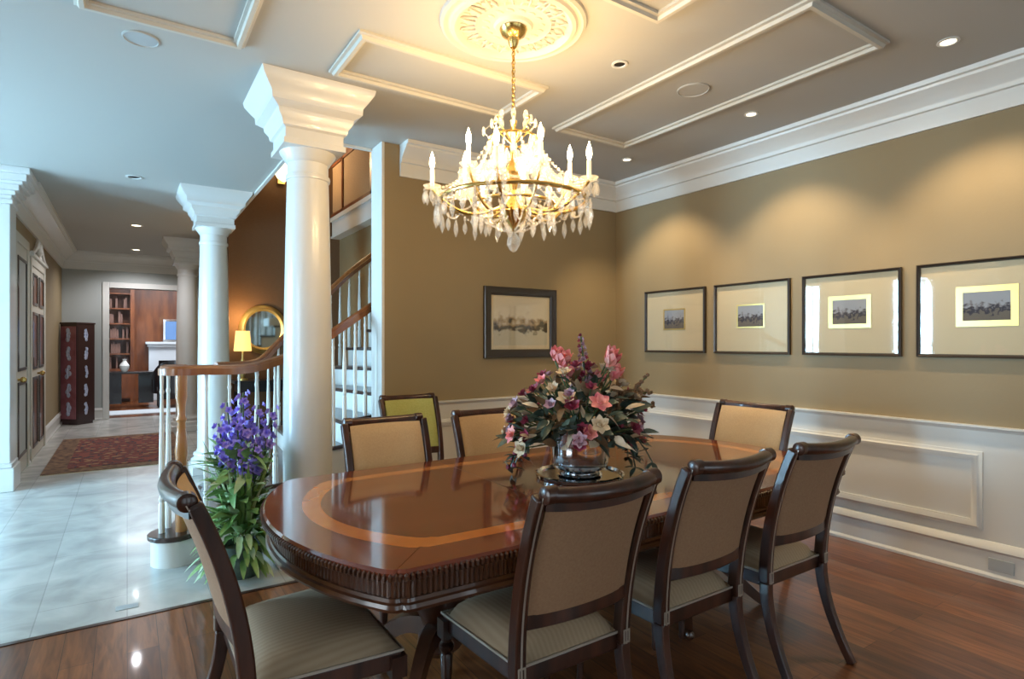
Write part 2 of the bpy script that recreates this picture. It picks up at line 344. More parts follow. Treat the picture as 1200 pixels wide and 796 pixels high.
# ---- crown, wainscot, base
def profz(pts, z): return [(o, z+q) for o, q in pts]
CROWN = [(0, -.255), (.018, -.255), (.022, -.235), (.03, -.15), (.052, -.147), (.054, -.128), (.06, -.115), (.1, -.075), (.145, -.045), (.15, -.03), (.175, -.027), (.18, 0), (0, 0)]
struct(MB().sweep(profz(CROWN, H), [(XE, YS), (XE, YN), (1.84, YN)]).build('trim_crown_dining', 'white'))
struct(MB().sweep(profz([(a*1.25, b*1.2) for a, b in CROWN], H), [(1.19, YF), (XH, YF), (XH, 7.42)], side=1).build('trim_crown_hall', 'white'))
RAIL = [(0, -.10), (.016, -.10), (.018, -.035), (.03, -.02), (.042, -.012), (.042, 0), (0, 0)]
BASE = [(0, 0), (.03, 0), (.03, .015), (.018, .03), (.018, .15), (.03, .165), (.022, .195), (.008, .21), (0, .21)]
struct(MB().sweep(profz(RAIL, .885), [(XE, YS), (XE, YN), (1.73, YN)]).build('trim_chair_rail', 'white'))
struct(MB().sweep(BASE, [(XE-.012, YS), (XE-.012, YN-.012), (1.71, YN-.012)]).build('baseboard_right', 'white'))
struct(MB().sweep([(0, .0), (.012, .0), (.012, .87), (0, .87)], [(XE, YS), (XE, YN), (1.71, YN)]).build('trim_wainscot', 'white'))
PM = [(-.028, 0), (-.028, .01), (-.016, .014), (-.006, .026), (.008, .022), (.02, .012), (.03, .01), (.03, 0)]
pm = MB()
for (y0, y1) in ((-.9, .95), (1.35, 2.62), (2.86, 4.1)):
    pm.sweep(PM, [(-y1, .29), (-y0, .29), (-y0, .70), (-y1, .70)], closed=True, mtx=wallmtx('E', XE-.012))
for (x0, x1) in ((1.95, 2.95), (3.1, 4.05)):
    pm.sweep(PM, [(x0, .29), (x1, .29), (x1, .70), (x0, .70)], closed=True, mtx=wallmtx('N', YN-.012))
struct(pm.build('trim_wainscot_panels', 'white'))
struct(MB().sweep(BASE, [(1.19, YF), (dx1+.1, YF)]).sweep(BASE, [(dx0-.1, YF), (XH, YF), (XH, 9.98)]).sweep(BASE, [(XH, 8.6), (XH, 8.4)]).build('baseboard_hall', 'white'))
# white edge casing on the end of the back wall
struct(MB().box(1.69, 1.712, 4.425, 4.66, 0, H).build('trim_wall_end', 'white'))
# stairwell ceiling-edge fascia
struct(MB().box(1.15, 2.75, 4.64, 4.665, H-.02, H+.32).box(1.13, 1.16, 4.65, 9.0, H-.02, H+.32).build('trim_stairwell_edge', 'white'))
# ceiling moulding rectangles
CM = [(-.03, 0), (-.03, -.012), (-.016, -.018), (-.008, -.034), (.012, -.034), (.018, -.018), (.032, -.014), (.032, 0)]
def cpanel(x0, x1, y0, y1):
    return struct(MB().sweep(profz(CM, H), [(x0, y0), (x1, y0), (x1, y1), (x0, y1)], closed=True).build('trim_ceiling_panel', 'plaster'))
cpanel(2.67, 3.35, 1.49, 3.41); cpanel(-.18, .50, 1.49, 3.39); cpanel(1.02, 2.17, 2.93, 3.42); cpanel(1.02, 2.17, 1.49, 1.98)
# ceiling medallion
med = thing('ceiling_medallion', 'round cream plaster medallion with moulded rings and leaf relief around chandelier', 'ceiling medallion', (1.62, 2.43, H))
m_ = MB(); m_.lathe([(.37, 0), (.365, -.016), (.35, -.024), (.335, -.016), (.325, -.018), (.315, -.03), (.295, -.034), (.28, -.022), (.27, -.008), (.2, -.006), (.19, -.014), (.18, -.008), (.1, -.01), (.09, -.025), (.001, -.03)], 72)
m_.build('disc', 'plaster', med)
r_ = MB()
for k in range(16):
    a = 2*PI*k/16
    for rr, aa, s_ in ((.235, 0, 1), (.22, .14, .7), (.25, -.14, .7), (.14, .1, .8)):
        r_.ball((math.cos(a+aa)*rr, math.sin(a+aa)*rr, -.008), .03*s_, 8, sc=(1, .55, .4), mtx=None)
    r_.tube([(math.cos(a+.2*t)*(.19+.08*math.sin(t*PI)), math.sin(a+.2*t)*(.19+.08*math.sin(t*PI)), -.012) for t in [i/6 for i in range(7)]], .006, 5)
r_.build('leaf_relief', 'plaster', med)

# ---- far doorway
dc = MB(); 
dc.box(dx0-.1, dx0, YF-.025, YF+.16, 0, dz+.1).box(dx1, dx1+.1, YF-.025, YF+.16, 0, dz+.1).box(dx0, dx1, YF-.025, YF+.16, dz, dz+.1)
struct(dc.build('door_3', 'white', bevel=.006))

# ---- doors on the left hall wall
def hall_door(n, y0, y1, zt, pediment, panels):
    cas = MB(); X = XH
    cas.box(X, X+.035, y0-.09, y0, 0, zt+.1).box(X, X+.035, y1, y1+.09, 0, zt+.1).box(X, X+.035, y0, y1, zt, zt+.1)
    d = struct(cas.build('door_%d' % n, 'plaster', bevel=.006))
    MB().box(X+.001, X+.02, y0, y1, .01, zt).build('leaf', 'plaster', d)
    ww = y1-y0
    for (a0, a1) in ((0, .5), (.5, 1)) if n == 2 else ((0, 1),):
        for (z0, z1) in panels:
            p = MB(); p.box(X+.018, X+.024, y0+ww*a0+.1, y0+ww*a1-.1, z0, z1)
            q = p.build('door_panel', 'redwood' if n == 2 else 'wallgrey', d)
            fr = MB().sweep([(-.018, 0), (-.018, .012), (.014, .016), (.014, 0)], [(y0+ww*a0+.1, z0), (y0+ww*a1-.1, z0), (y0+ww*a1-.1, z1), (y0+ww*a0+.1, z1)], closed=True, mtx=wallmtx('W', X+.02))
            fr.build('panel_moulding', 'framewood', q)
    kb = MB(); kb.ball((X+.07, y0+.08 if n == 1 else (y0+y1)/2-.05, 1.0), .03, 12).tube([(X+.02, y0+.08 if n == 1 else (y0+y1)/2-.05, 1.0), (X+.06, y0+.08 if n == 1 else (y0+y1)/2-.05, 1.0)], .012, 8)
    kb.build('door_knob', 'brass', d)
    if pediment:
        pd = MB(); yc = (y0+y1)/2; pd.box(X, X+.06, y0-.12, y1+.12, zt+.1, zt+.13)
        for s in (-1, 1):
            pts = []
            for i in range(16):
                t = i/15; pts.append((X+.035, yc+s*(ww/2+.08)*(1-t)+s*.13*t, zt+.14+.2*t*t))
            for i in range(12):
                a = i/11*PI*1.7; r = .06*(1-i/14); pts.append((X+.035, yc+s*(.13)-s*r*math.sin(a), zt+.34-.05+r*math.cos(a)))
            pd.tube(pts, .02, 6)
        pd.lathe([(.03, 0), (.02, .04), (.045, .09), (.03, .14), (.008, .2), (.001, .21)], 12, (X+.035, yc, zt+.13))
        pd.build('scroll_pediment', 'white', d)
hall_door(1, 7.58, 8.35, 2.4, False, [(.2, .95), (1.1, 2.25)])
hall_door(2, 8.7, 9.9, 2.28, True, [(.15, .95), (1.08, 1.72), (1.84, 2.18)])
# entry pilaster at the near end of the hall wall
pl = bpy.data.objects.new('trim_2', None); C.objects.link(pl); pl.location = (XH-.02, 7.2, 0); struct(pl)
MB().box(-.2, .1, -.2, .19, 0, .22).box(-.19, .085, -.185, .18, .22, .26).build('plinth', 'colw', pl, bevel=.008)
MB().box(-.18, .07, -.17, .17, .26, 2.66).build('shaft', 'colw', pl, bevel=.008)
cp_ = MB()
for i, (e, z0, z1) in enumerate([(.02, 2.66, 2.7), (.01, 2.7, 2.74), (.04, 2.74, 2.78), (.07, 2.78, 2.83), (.1, 2.83, 2.86), (.13, 2.86, 2.92), (.16, 2.92, H)]):
    cp_.box(-.18-e, .07+e, -.17-e, .17+e, z0, z1)
cp_.build('capital', 'colw', pl, bevel=.006)

# ---- columns
def rnd(a, b): return random.uniform(a, b)
def column(x, y, r, label, ent=1):
    c = thing('column', label, 'column', (x, y, 0), group='round white columns along the hall')
    MB().box(-r*1.45, r*1.45, -r*1.45, r*1.45, 0, .09).build('plinth', 'colw', c, bevel=.008)
    MB().lathe([(r*1.4, .09), (r*1.42, .11), (r*1.4, .14), (r*1.25, .155), (r*1.2, .17), (r*1.26, .185), (r*1.24, .205), (r*1.08, .22), (r*1.02, .25)], 40).build('torus_base', 'colw', c)
    MB().lathe([(r*1.02, .25), (r*1.0, .5), (r*1.0, 1.0), (r*.96, 1.6), (r*.9, 2.1), (r*.84, 2.47)], 48).build('shaft', 'colw', c)
    MB().lathe([(r*.84, 2.42), (r*.9, 2.425), (r*.92, 2.44), (r*.9, 2.455), (r*.84, 2.46), (r*.84, 2.53), (r*.9, 2.535), (r*.95, 2.55), (r*1.12, 2.59), (r*1.15, 2.6)], 40).build('neck', 'colw', c)
    k = MB(); h = .170; r = .165
    prof = [(0, 2.6), (r*.12, 2.6), (r*.12, 2.635), (r*.05, 2.64), (r*.05, 2.70), (r*.16, 2.71), (r*.2, 2.74), (r*.34, 2.775), (r*.36, 2.80), (r*.62, 2.83), (r*.64, 2.87), (r*.78, 2.90), (r*.98, 2.95), (r*1.02, H), (0, H)]
    k.sweep(prof, [(-h, -h), (h, -h), (h, h), (-h, h)], closed=True, side=-1).prism([(-h, -h), (h, -h), (h, h), (-h, h)], 2.6, H-.001)
    k.build('entablature_block', 'colw', c)
    return c
column(.985, 3.9, .152, 'nearest thick round white column beside the dining table, stair rail behind it')
column(.78, 7.02, .155, 'middle round white column standing in hall behind the stair rail')
column(.79, 10.5, .155, 'farthest white column, next to the library doorway')

# ---- recessed lights and speakers in the ceiling
def can(x, y, lab, lit, r=.05, spot=None, grp=None):
    t = thing('recessed_light', lab, 'recessed light', (x, y, H), group=grp)
    MB().lathe([(r, 0), (r*1.05, -.006), (r*.75, -.008), (r*.7, 0)], 24).build('trim_ring', 'white', t)
    MB().lathe([(r*.7, -.002), (.001, -.003)], 20).build('lens', 'lens' if lit else 'dark', t)
    if spot:
        l = bpy.data.lights.new('downlight', 'SPOT'); l.energy = spot[0]; l.color = (1, .78, .5) if x > 1 else (.95, .95, 1); l.spot_size = math.radians(spot[1]); l.spot_blend = .6; l.shadow_soft_size = .04
        o = bpy.data.objects.new('downlight', l); C.objects.link(o); o.parent = t; o.location = (0, 0, -.03); o.rotation_euler = spot[2]
can(3.64, 1.29, 'recessed downlight nearest the camera, by the right crown moulding', True, .05, (58, 96, (0, -math.radians(12), 0)))
can(3.64, 2.46, 'small lit recessed light between ceiling panel and right crown, middle one', True, .045, (58, 96, (0, -math.radians(12), 0)))
can(3.64, 3.67, 'small lit recessed light near the far right ceiling corner', True, .045, (58, 96, (0, -math.radians(12), 0)))
can(2.36, 2.44, 'small dark recessed light between medallion and right ceiling panel', False, .045)
can(.055, 6.69, 'dark recessed light in hall ceiling, nearest of the hall ones', False, .07)
can(.105, 9.43, 'glowing round recessed light in middle of the hall ceiling', True, .08, (60, 150, (0, 0, 0)))
can(.13, 11.9, 'glowing recessed light in front of the far hall cornice', True, .08, (70, 150, (0, 0, 0)))
def speaker(x, y, r, lab):
    t = thing('ceiling_speaker', lab, 'ceiling speaker', (x, y, H))
    MB().lathe([(r, 0), (r, -.006), (r*.93, -.009), (r*.9, -.004)], 36).build('rim', 'ceil', t)
    MB().lathe([(r*.9, -.004), (.001, -.006)], 32).build('grille', 'ceil' if x > 1 else 'vent', t)
speaker(2.99, 2.43, .10, 'flat round speaker inside the long right ceiling panel')
speaker(.06, 3.63, .085, 'round grey speaker in the ceiling left of the nearest column')

# ================================================================== STAIRCASE
RS = .19
NP = [(.25, 4.22), (.72, 4.30), (1.11, 4.43), (1.43, 4.60), (1.77, 4.84), (2.10, 4.98), (2.36, 5.05), (2.55, 5.10), (2.66, 5.12), (2.72, 5.12)]
FP = [(.62, 5.45), (1.0, 5.80), (1.22, 5.97), (1.41, 6.03), (1.57, 6.05), (1.745, 6.04), (1.936, 6.036), (2.15, 6.02), (2.4, 6.0), (2.65, 5.98)]
st = thing('staircase', 'curved staircase with white risers, dark treads, white balusters and oak handrails', 'staircase', (.25, 4.22, 0))
def L(p): return (p[0]-.25, p[1]-4.22)
for k in range(9):
    n0, n1, f0, f1 = [Vector(p) for p in (L(NP[k]), L(NP[k+1]), L(FP[k]), L(FP[k+1]))]
    z = RS*(k+1)
    if k == 0:
        arc = [(.15*math.cos(a), .15*math.sin(a)) for a in [PI*(1.55-i/10*1.0) for i in range(11)]]
        arc2 = [(f0.x+.12*math.cos(a), f0.y+.12*math.sin(a)) for a in [PI*(1.2-i/8*.9) for i in range(9)]]
        arc_b = [(p[0]*.88, p[1]*.88) for p in arc]
        poly = arc_b+arc2+[tuple(f1), tuple(n1)]
        tp = arc+[(p[0]-.01, p[1]) for p in arc2]+[tuple(f1+Vector((.02, .02))), tuple(n1+Vector((0, -.02)))]
    else:
        dn = (n1-n0).normalized(); df = (f1-f0).normalized()
        poly = [tuple(n0), tuple(n1+dn*.02), tuple(f1+df*.01), tuple(f0)]
        out = (n0-f0).normalized()*.03
        tp = [tuple(n0-dn*.03+out), tuple(n1+dn*.01+out), tuple(f1-out), tuple(f0-df*.03-out)]
    MB().prism(poly, max(0, z-.55), z-.032).build('riser', 'white', st)
    MB().prism(tp, z-.032, z).build('tread', 'treadwood', st, bevel=.008)
MB().box(2.3-.25, 2.75-.25, 5.1-4.22, 6.0-4.22, RS*9+.001, RS*10-.04).build('landing', 'white', st)
def lerp(P, t):
    i = min(int(t), len(P)-2); f = t-i; return (P[i][0]*(1-f)+P[i+1][0]*f, P[i][1]*(1-f)+P[i+1][1]*f)
def lerpv(V, t): i = min(int(t), len(V)-2); f = t-i; return V[i]*(1-f)+V[i+1]*f
RN = [1.19, 1.195, 1.32, 1.50, 1.69, 1.88, 2.07, 2.26, 2.4, 2.5]
RF = [1.17, 1.185, 1.36, 1.54, 1.72, 1.90, 2.09, 2.27, 2.46, 2.65]
def catmull(P, n=6):
    out = []; P = [Vector(p) for p in P]
    for i in range(len(P)-1):
        a = P[max(i-1, 0)]; b = P[i]; c = P[i+1]; d = P[min(i+2, len(P)-1)]
        for j in range(n):
            t = j/n; out.append(.5*((2*b)+(c-a)*t+(2*a-5*b+4*c-d)*t*t+(3*b-a-3*c+d)*t**3))
    out.append(P[-1]); return out
def rail(path, hts, spiral, name):
    P = [(*L(p), h) for p, h in zip(path, hts)]
    if spiral:
        pre = []
        for i in range(14):
            a = PI*1.5-(13-i)/13*PI*1.6; r = .035+.075*(i/13)
            pre.append((.03+r*math.cos(a), .09+r*math.sin(a), hts[0]))
        P = pre[:]+[(P[0][0]+.14, P[0][1]-.0, hts[0])]+P[1:]
    pts = catmull(P, 5)
    mb = MB(); mb.tube(pts, 1, flat=(.062, .042)); mb.tube([p+Vector((0, 0, .018)) for p in pts], .026, 8)
    mb.build(name, 'handrail', st)
rail(NP[:9], RN, True, 'handrail'); rail(FP[:9], RF, False, 'handrail')
def baluster_mb(h):
    prof = [(.018, 0), (.018, .18), (.012, .19), (.019, .21), (.012, .23), (.015, .3), (.017, .42), (.011, h*.72), (.009, h-.12), (.013, h-.1), (.009, h-.08), (.011, h)]
    return MB().lathe([(r, min(z, h)) for r, z in prof], 8)
def balus(P, V, t):
    p = lerp(P, t); z0 = RS*(int(t)+1); h = lerpv(V, t)-z0-.015; q = L(p)
    baluster_mb(h).build('baluster', 'white', st, (q[0], q[1], z0))
for i in range(3, 24): balus(NP, RN, i/3+.06 if i else .4)
for i in range(1, 16): balus(FP, RF, i/2+.05)
balus(NP, RN, .38); balus(NP, RN, .68)
for q in ((-.07, .0), (-.03, .1)): baluster_mb(1.17-RS).build('baluster', 'white', st, (q[0], q[1], RS))
MB().lathe([(.035, 0), (.035, .26), (.024, .28), (.036, .31), (.024, .34), (.03, .42), (.038, .5), (.03, .6), (.022, .68), (.032, .7), (.022, .73), (.026, .8), (.034, .84), (.034, .98)], 16).build('newel_post', 'railwood', st, (.035, -.02, RS))
# cove under the first tread already in riser; gallery over the stairwell wall
g = thing('gallery_screen', 'red-brown framed screen with tan woven panels high in the stairwell', 'screen', (2.66, 7.3, 0))
MB().box(-.04, .085, -2.6, 1.65, 2.97, 3.26).box(-.07, -.04, -2.6, 1.65, 3.22, 3.28).box(-.06, -.04, -2.6, 1.65, 2.97, 3.0).build('fascia', 'white', g)
fr = MB().box(-.05, .0, -2.6, 1.65, 3.29, 3.34).box(-.05, .0, -2.6, 1.65, 4.06, 4.14)
for y in (-2.6, -1.55, -.1, 1.1): fr.box(-.05, 0, y, y+.06, 3.3, 4.14)
fr.build('frame', 'redwood', g)
for a, b_ in ((-2.54, -1.55), (-1.49, -.1), (-.04, 1.1), (1.16, 1.65)): MB().box(-.03, -.015, a, b_, 3.34, 4.06).build('panel', 'tan_weave', g)

# stair hall furniture on the brown wall
mr = thing('mirror', 'oval gilt-framed mirror on the brown wall behind the stairs', 'mirror', (1.64, 8.99, 1.57))
el = [(.30*math.cos(a), .33*math.sin(a)) for a in [2*PI*i/48 for i in range(48)]]
MB().sweep([(0, 0), (0, .03), (.03, .055), (.075, .03), (.09, 0)], [(p[0]*.8, p[1]*.8) for p in el], closed=True, side=-1, mtx=wallmtx('N', 0)).build('frame', 'gold', mr)
MB().prism([(p[0]*.82, p[1]*.82) for p in el], .002, .02, mtx=wallmtx('N', 0)).build('glass', 'mirrorglass', mr)
ct = thing('console_table', 'dark console table against the brown wall under the mirror', 'table', (1.75, 8.75, 0))
MB().box(-.55, .6, -.2, .22, .82, .86).build('tabletop', 'black', ct, bevel=.005)
MB().box(-.5, .55, -.17, .2, .7, .82).build('apron', 'black', ct)
for x in (-.5, .51):
    for y in (-.17, .16): MB().box(x, x+.04, y, y+.04, 0, .7).build('leg', 'black', ct)
MB().box(-.48, .53, -.15, .18, .2, .23).build('shelf', 'black', ct)
tl = thing('table_lamp', 'small lamp with glowing amber shade on the console table', 'lamp', (1.33, 8.74, .86))
MB().lathe([(.07, 0), (.07, .02), (.02, .03), (.05, .12), (.05, .2), (.015, .3), (.012, .42)], 16).build('base', 'gold', tl)
MB().lathe([(.11, .4), (.115, .41), (.09, .68), (.085, .68)], 20).build('lamp_shade', 'shade', tl)
l = bpy.data.lights.new('lamp_glow', 'POINT'); l.energy = 10; l.color = (1, .65, .3); l.shadow_soft_size = .05
o = bpy.data.objects.new('lamp_glow', l); C.objects.link(o); o.parent = tl; o.location = (0, 0, .85)
sc_ = thing('wall_sconce', 'bright cream alabaster sconce high on the brown stairwell wall', 'wall light', (1.88, 8.99, 3.7))
MB().lathe([(.02, 0), (.09, .05), (.15, .16), (.17, .3), (.165, .31)], 24, (0, -.2, 0)).build('bowl', 'alab', sc_)
MB().box(-.05, .05, -.06, 0, .0, .25).build('bracket', 'brass', sc_)
l = bpy.data.lights.new('sconce_glow', 'POINT'); l.energy = 40; l.color = (1, .75, .45); l.shadow_soft_size = .08
o = bpy.data.objects.new('sconce_glow', l); C.objects.link(o); o.parent = sc_; o.location = (0, -.2, .5)

# ---- hall rug and cabinet
rug = thing('rug', 'red and brown oriental runner rug on the hall tiles', 'rug', (-.08, 9.0, 0))
MB().box(-.67, .67, -1.32, 1.32, .0, .010).build('border', 'carpetedge', rug)
MB().box(-.47, .47, -1.12, 1.12, .010, .013).build('field', 'carpet', rug)
fg = MB()
for i in range(90):
    x = -.66+1.32*i/89
    for s in (-1, 1): fg.box(x-.003, x+.003, min(s*1.32, s*1.36), max(s*1.32, s*1.36), 0, .005)
fg.build('fringe', 'matboard', rug)
cb = thing('lacquer_cabinet', 'tall narrow plum lacquer cabinet with five rows of pearl figures', 'cabinet', (-.70, 12.3, 0), PI/4)
MB().box(-.165, .165, -.165, .165, .05, 1.69).box(-.175, .175, -.175, .175, 1.69, 1.72).box(-.15, .15, -.15, .15, 0, .05).build('body', 'darkpanel', cb, bevel=.004)
MB().box(-.15, .15, -.172, -.1655, .1, 1.65).build('door', 'darkpanel', cb)
MB().box(-.172, -.1655, -.15, .15, .1, 1.65).build('side_panel', 'pinkpanel', cb)
for i in range(5):
    z = .27+i*.31
    for fx in ('y', 'x'):
        fig = MB(); fig.tube([(0, -.174, z-.1), (.02, -.174, z), (-.01, -.174, z+.1)] if fx == 'y' else [(-.174, 0, z-.1), (-.174, .02, z), (-.174, -.01, z+.1)], .012, 6)
        for j in range(4):
            u = rnd(-.03, .03); v = -.08+.05*j
            if fx == 'y': fig.ball((u*.6, -.174, z+v), .026, 8, sc=(1, .12, 1.2))
            else: fig.ball((-.174, u, z+v), .042, 8, sc=(.12, 1, 1.1))
        fig.build('inlay_figure', 'pearl', cb)

# ---- library beyond the far doorway
YL = 16.6
struct(MB().box(-2.2, 3.0, YF+.15, YL+.2, -.1, 0).build('floor_library', 'floor'))
struct(MB().box(-2.2, 3.0, YL, YL+.2, 0, H).build('wall_library_back', 'redwood'))
struct(MB().box(-2.4, -2.2, YF+.15, YL+.2, 0, H).box(3.0, 3.2, YF+.15, YL+.2, 0, H).build('wall_library_sides', 'redwood'))
struct(MB().box(-2.4, 3.2, YF+.15, YL+.2, H, H+.1).build('ceiling_library', 'ceil'))
l = bpy.data.lights.new('library_light', 'AREA'); l.energy = 90; l.size = 1.5; l.color = (.9, .93, 1)
o = bpy.data.objects.new('library_light', l); C.objects.link(o); o.location = (.6, 14.8, H-.05)
bc = thing('bookcase', 'built-in cherry bookcase at left inside the library doorway', 'bookcase', (-.1, 16.35, 0))
b_ = MB().box(-.5, -.42, -.2, .24, 0, 2.8).box(.16, .24, -.2, .24, 0, 2.8).box(-.5, .24, .2, .24, 0, 2.8)
for z in (.08, .75, 1.1, 1.45, 1.8, 2.15, 2.5): b_.box(-.42, .16, -.18, .22, z, z+.03)
b_.build('carcass', 'redwood', bc)
MB().box(-.42, .16, -.2, -.18, .1, .75).build('door', 'redwood', bc)
for z in (.78, 1.13, 1.48, 1.83, 2.18):
    x = -.4
    while x < .1:
        ww = random.uniform(.03, .05); hh = random.uniform(.2, .28)
        if random.random() < .6:
            bo = MB().box(0, ww-.003, -.09, .09, 0, hh).build('book', 'book', loc=(x, 16.4-16.35+16.35, z) if False else (bc.location.x+x, 16.38, z+.001))
            tag(bo, 'dark bound book standing on a library bookcase shelf', 'book', 'books in the library bookcase')
        x += ww
fp = thing('fireplace', 'pale blue-grey fireplace mantel in the library', 'fireplace', (.98, 16.5, 0))
MB().box(-.62, .62, -.28, .1, 1.34, 1.40).box(-.58, .58, -.24, .1, 1.28, 1.34).build('mantel_shelf', 'stone', fp, bevel=.006)
MB().box(-.55, .55, -.16, .1, .95, 1.28).box(-.55, -.35, -.16, .1, 0, .95).box(.35, .55, -.16, .1, 0, .95).build('surround', 'stone', fp)
MB().box(-.35, .35, -.02, .09, 0, .95).build('firebox', 'dark', fp)
pa = thing('painting', 'blue painting propped above the library fireplace', 'painting', (1.05, 16.42, 1.402))
MB().sweep([(0, 0), (0, .02), (-.04, .03), (-.05, 0)], [(-.28, .05), (.28, .05), (.28, .5), (-.28, .5)], closed=True, mtx=wallmtx('N', 0)).build('frame', 'silver', pa)
MB().box(-.28, .28, -.012, 0, .05, .5).build('canvas', 'blue', pa)
MB().box(-.33, .33, -.03, 0, 0, .05).build('lower_frame', 'silver', pa)
dk = thing('desk', 'dark writing desk inside the library', 'desk', (.0, 14.9, 0))
MB().box(-.45, .5, -.3, .3, .72, .76).build('desktop', 'black', dk, bevel=.004)
MB().box(-.42, -.1, -.27, .27, .1, .72).box(.2, .47, -.27, .27, .1, .72).build('pedestal', 'black', dk)
ac = thing('armchair', 'black round-backed armchair in front of the library fireplace', 'armchair', (.78, 14.6, 0))
bk = MB(); ring = [(.34*math.cos(a), .34*math.sin(a)) for a in [PI*(1.0-i/20*-1.0) for i in range(21)]]
for i in range(20):
    a0 = PI+PI*i/20; a1 = PI+PI*(i+1)/20; h0 = .62+.38*math.sin(PI*i/20); h1 = .62+.38*math.sin(PI*(i+1)/20)
    p = [(math.cos(a0)*.34, math.sin(a0)*.34), (math.cos(a1)*.34, math.sin(a1)*.34), (math.cos(a1)*.28, math.sin(a1)*.28), (math.cos(a0)*.28, math.sin(a0)*.28)]
    bk.add([(q[0], q[1], .3) for q in p]+[(p[0][0], p[0][1], h0), (p[1][0], p[1][1], h1), (p[2][0], p[2][1], h1), (p[3][0], p[3][1], h0)],
           [(0, 1, 2, 3), (4, 5, 6, 7), (0, 1, 5, 4), (2, 3, 7, 6), (1, 2, 6, 5), (0, 3, 7, 4)])
bk.build('backrest', 'black', ac)
MB().box(-.27, .27, -.25, .3, .34, .46).build('seat', 'black', ac, bevel=.03)
for x in (-.24, .2):
    for y in (-.2, .24): MB().box(x, x+.04, y, y+.04, 0, .34).build('leg', 'black', ac)
vz = thing('vase', 'small white vase on the library desk', 'vase', (-.05, 14.85, .76))
MB().lathe([(.04, 0), (.08, .06), (.09, .13), (.05, .2), (.03, .24), (.045, .27)], 16).build('body', 'white', vz)
lr = thing('area_rug', 'pale blue-grey rug on the library floor', 'rug', (.3, 13.9, 0))
MB().box(-.8, .8, -.6, .2, 0, .012).build('pile', 'stone', lr)

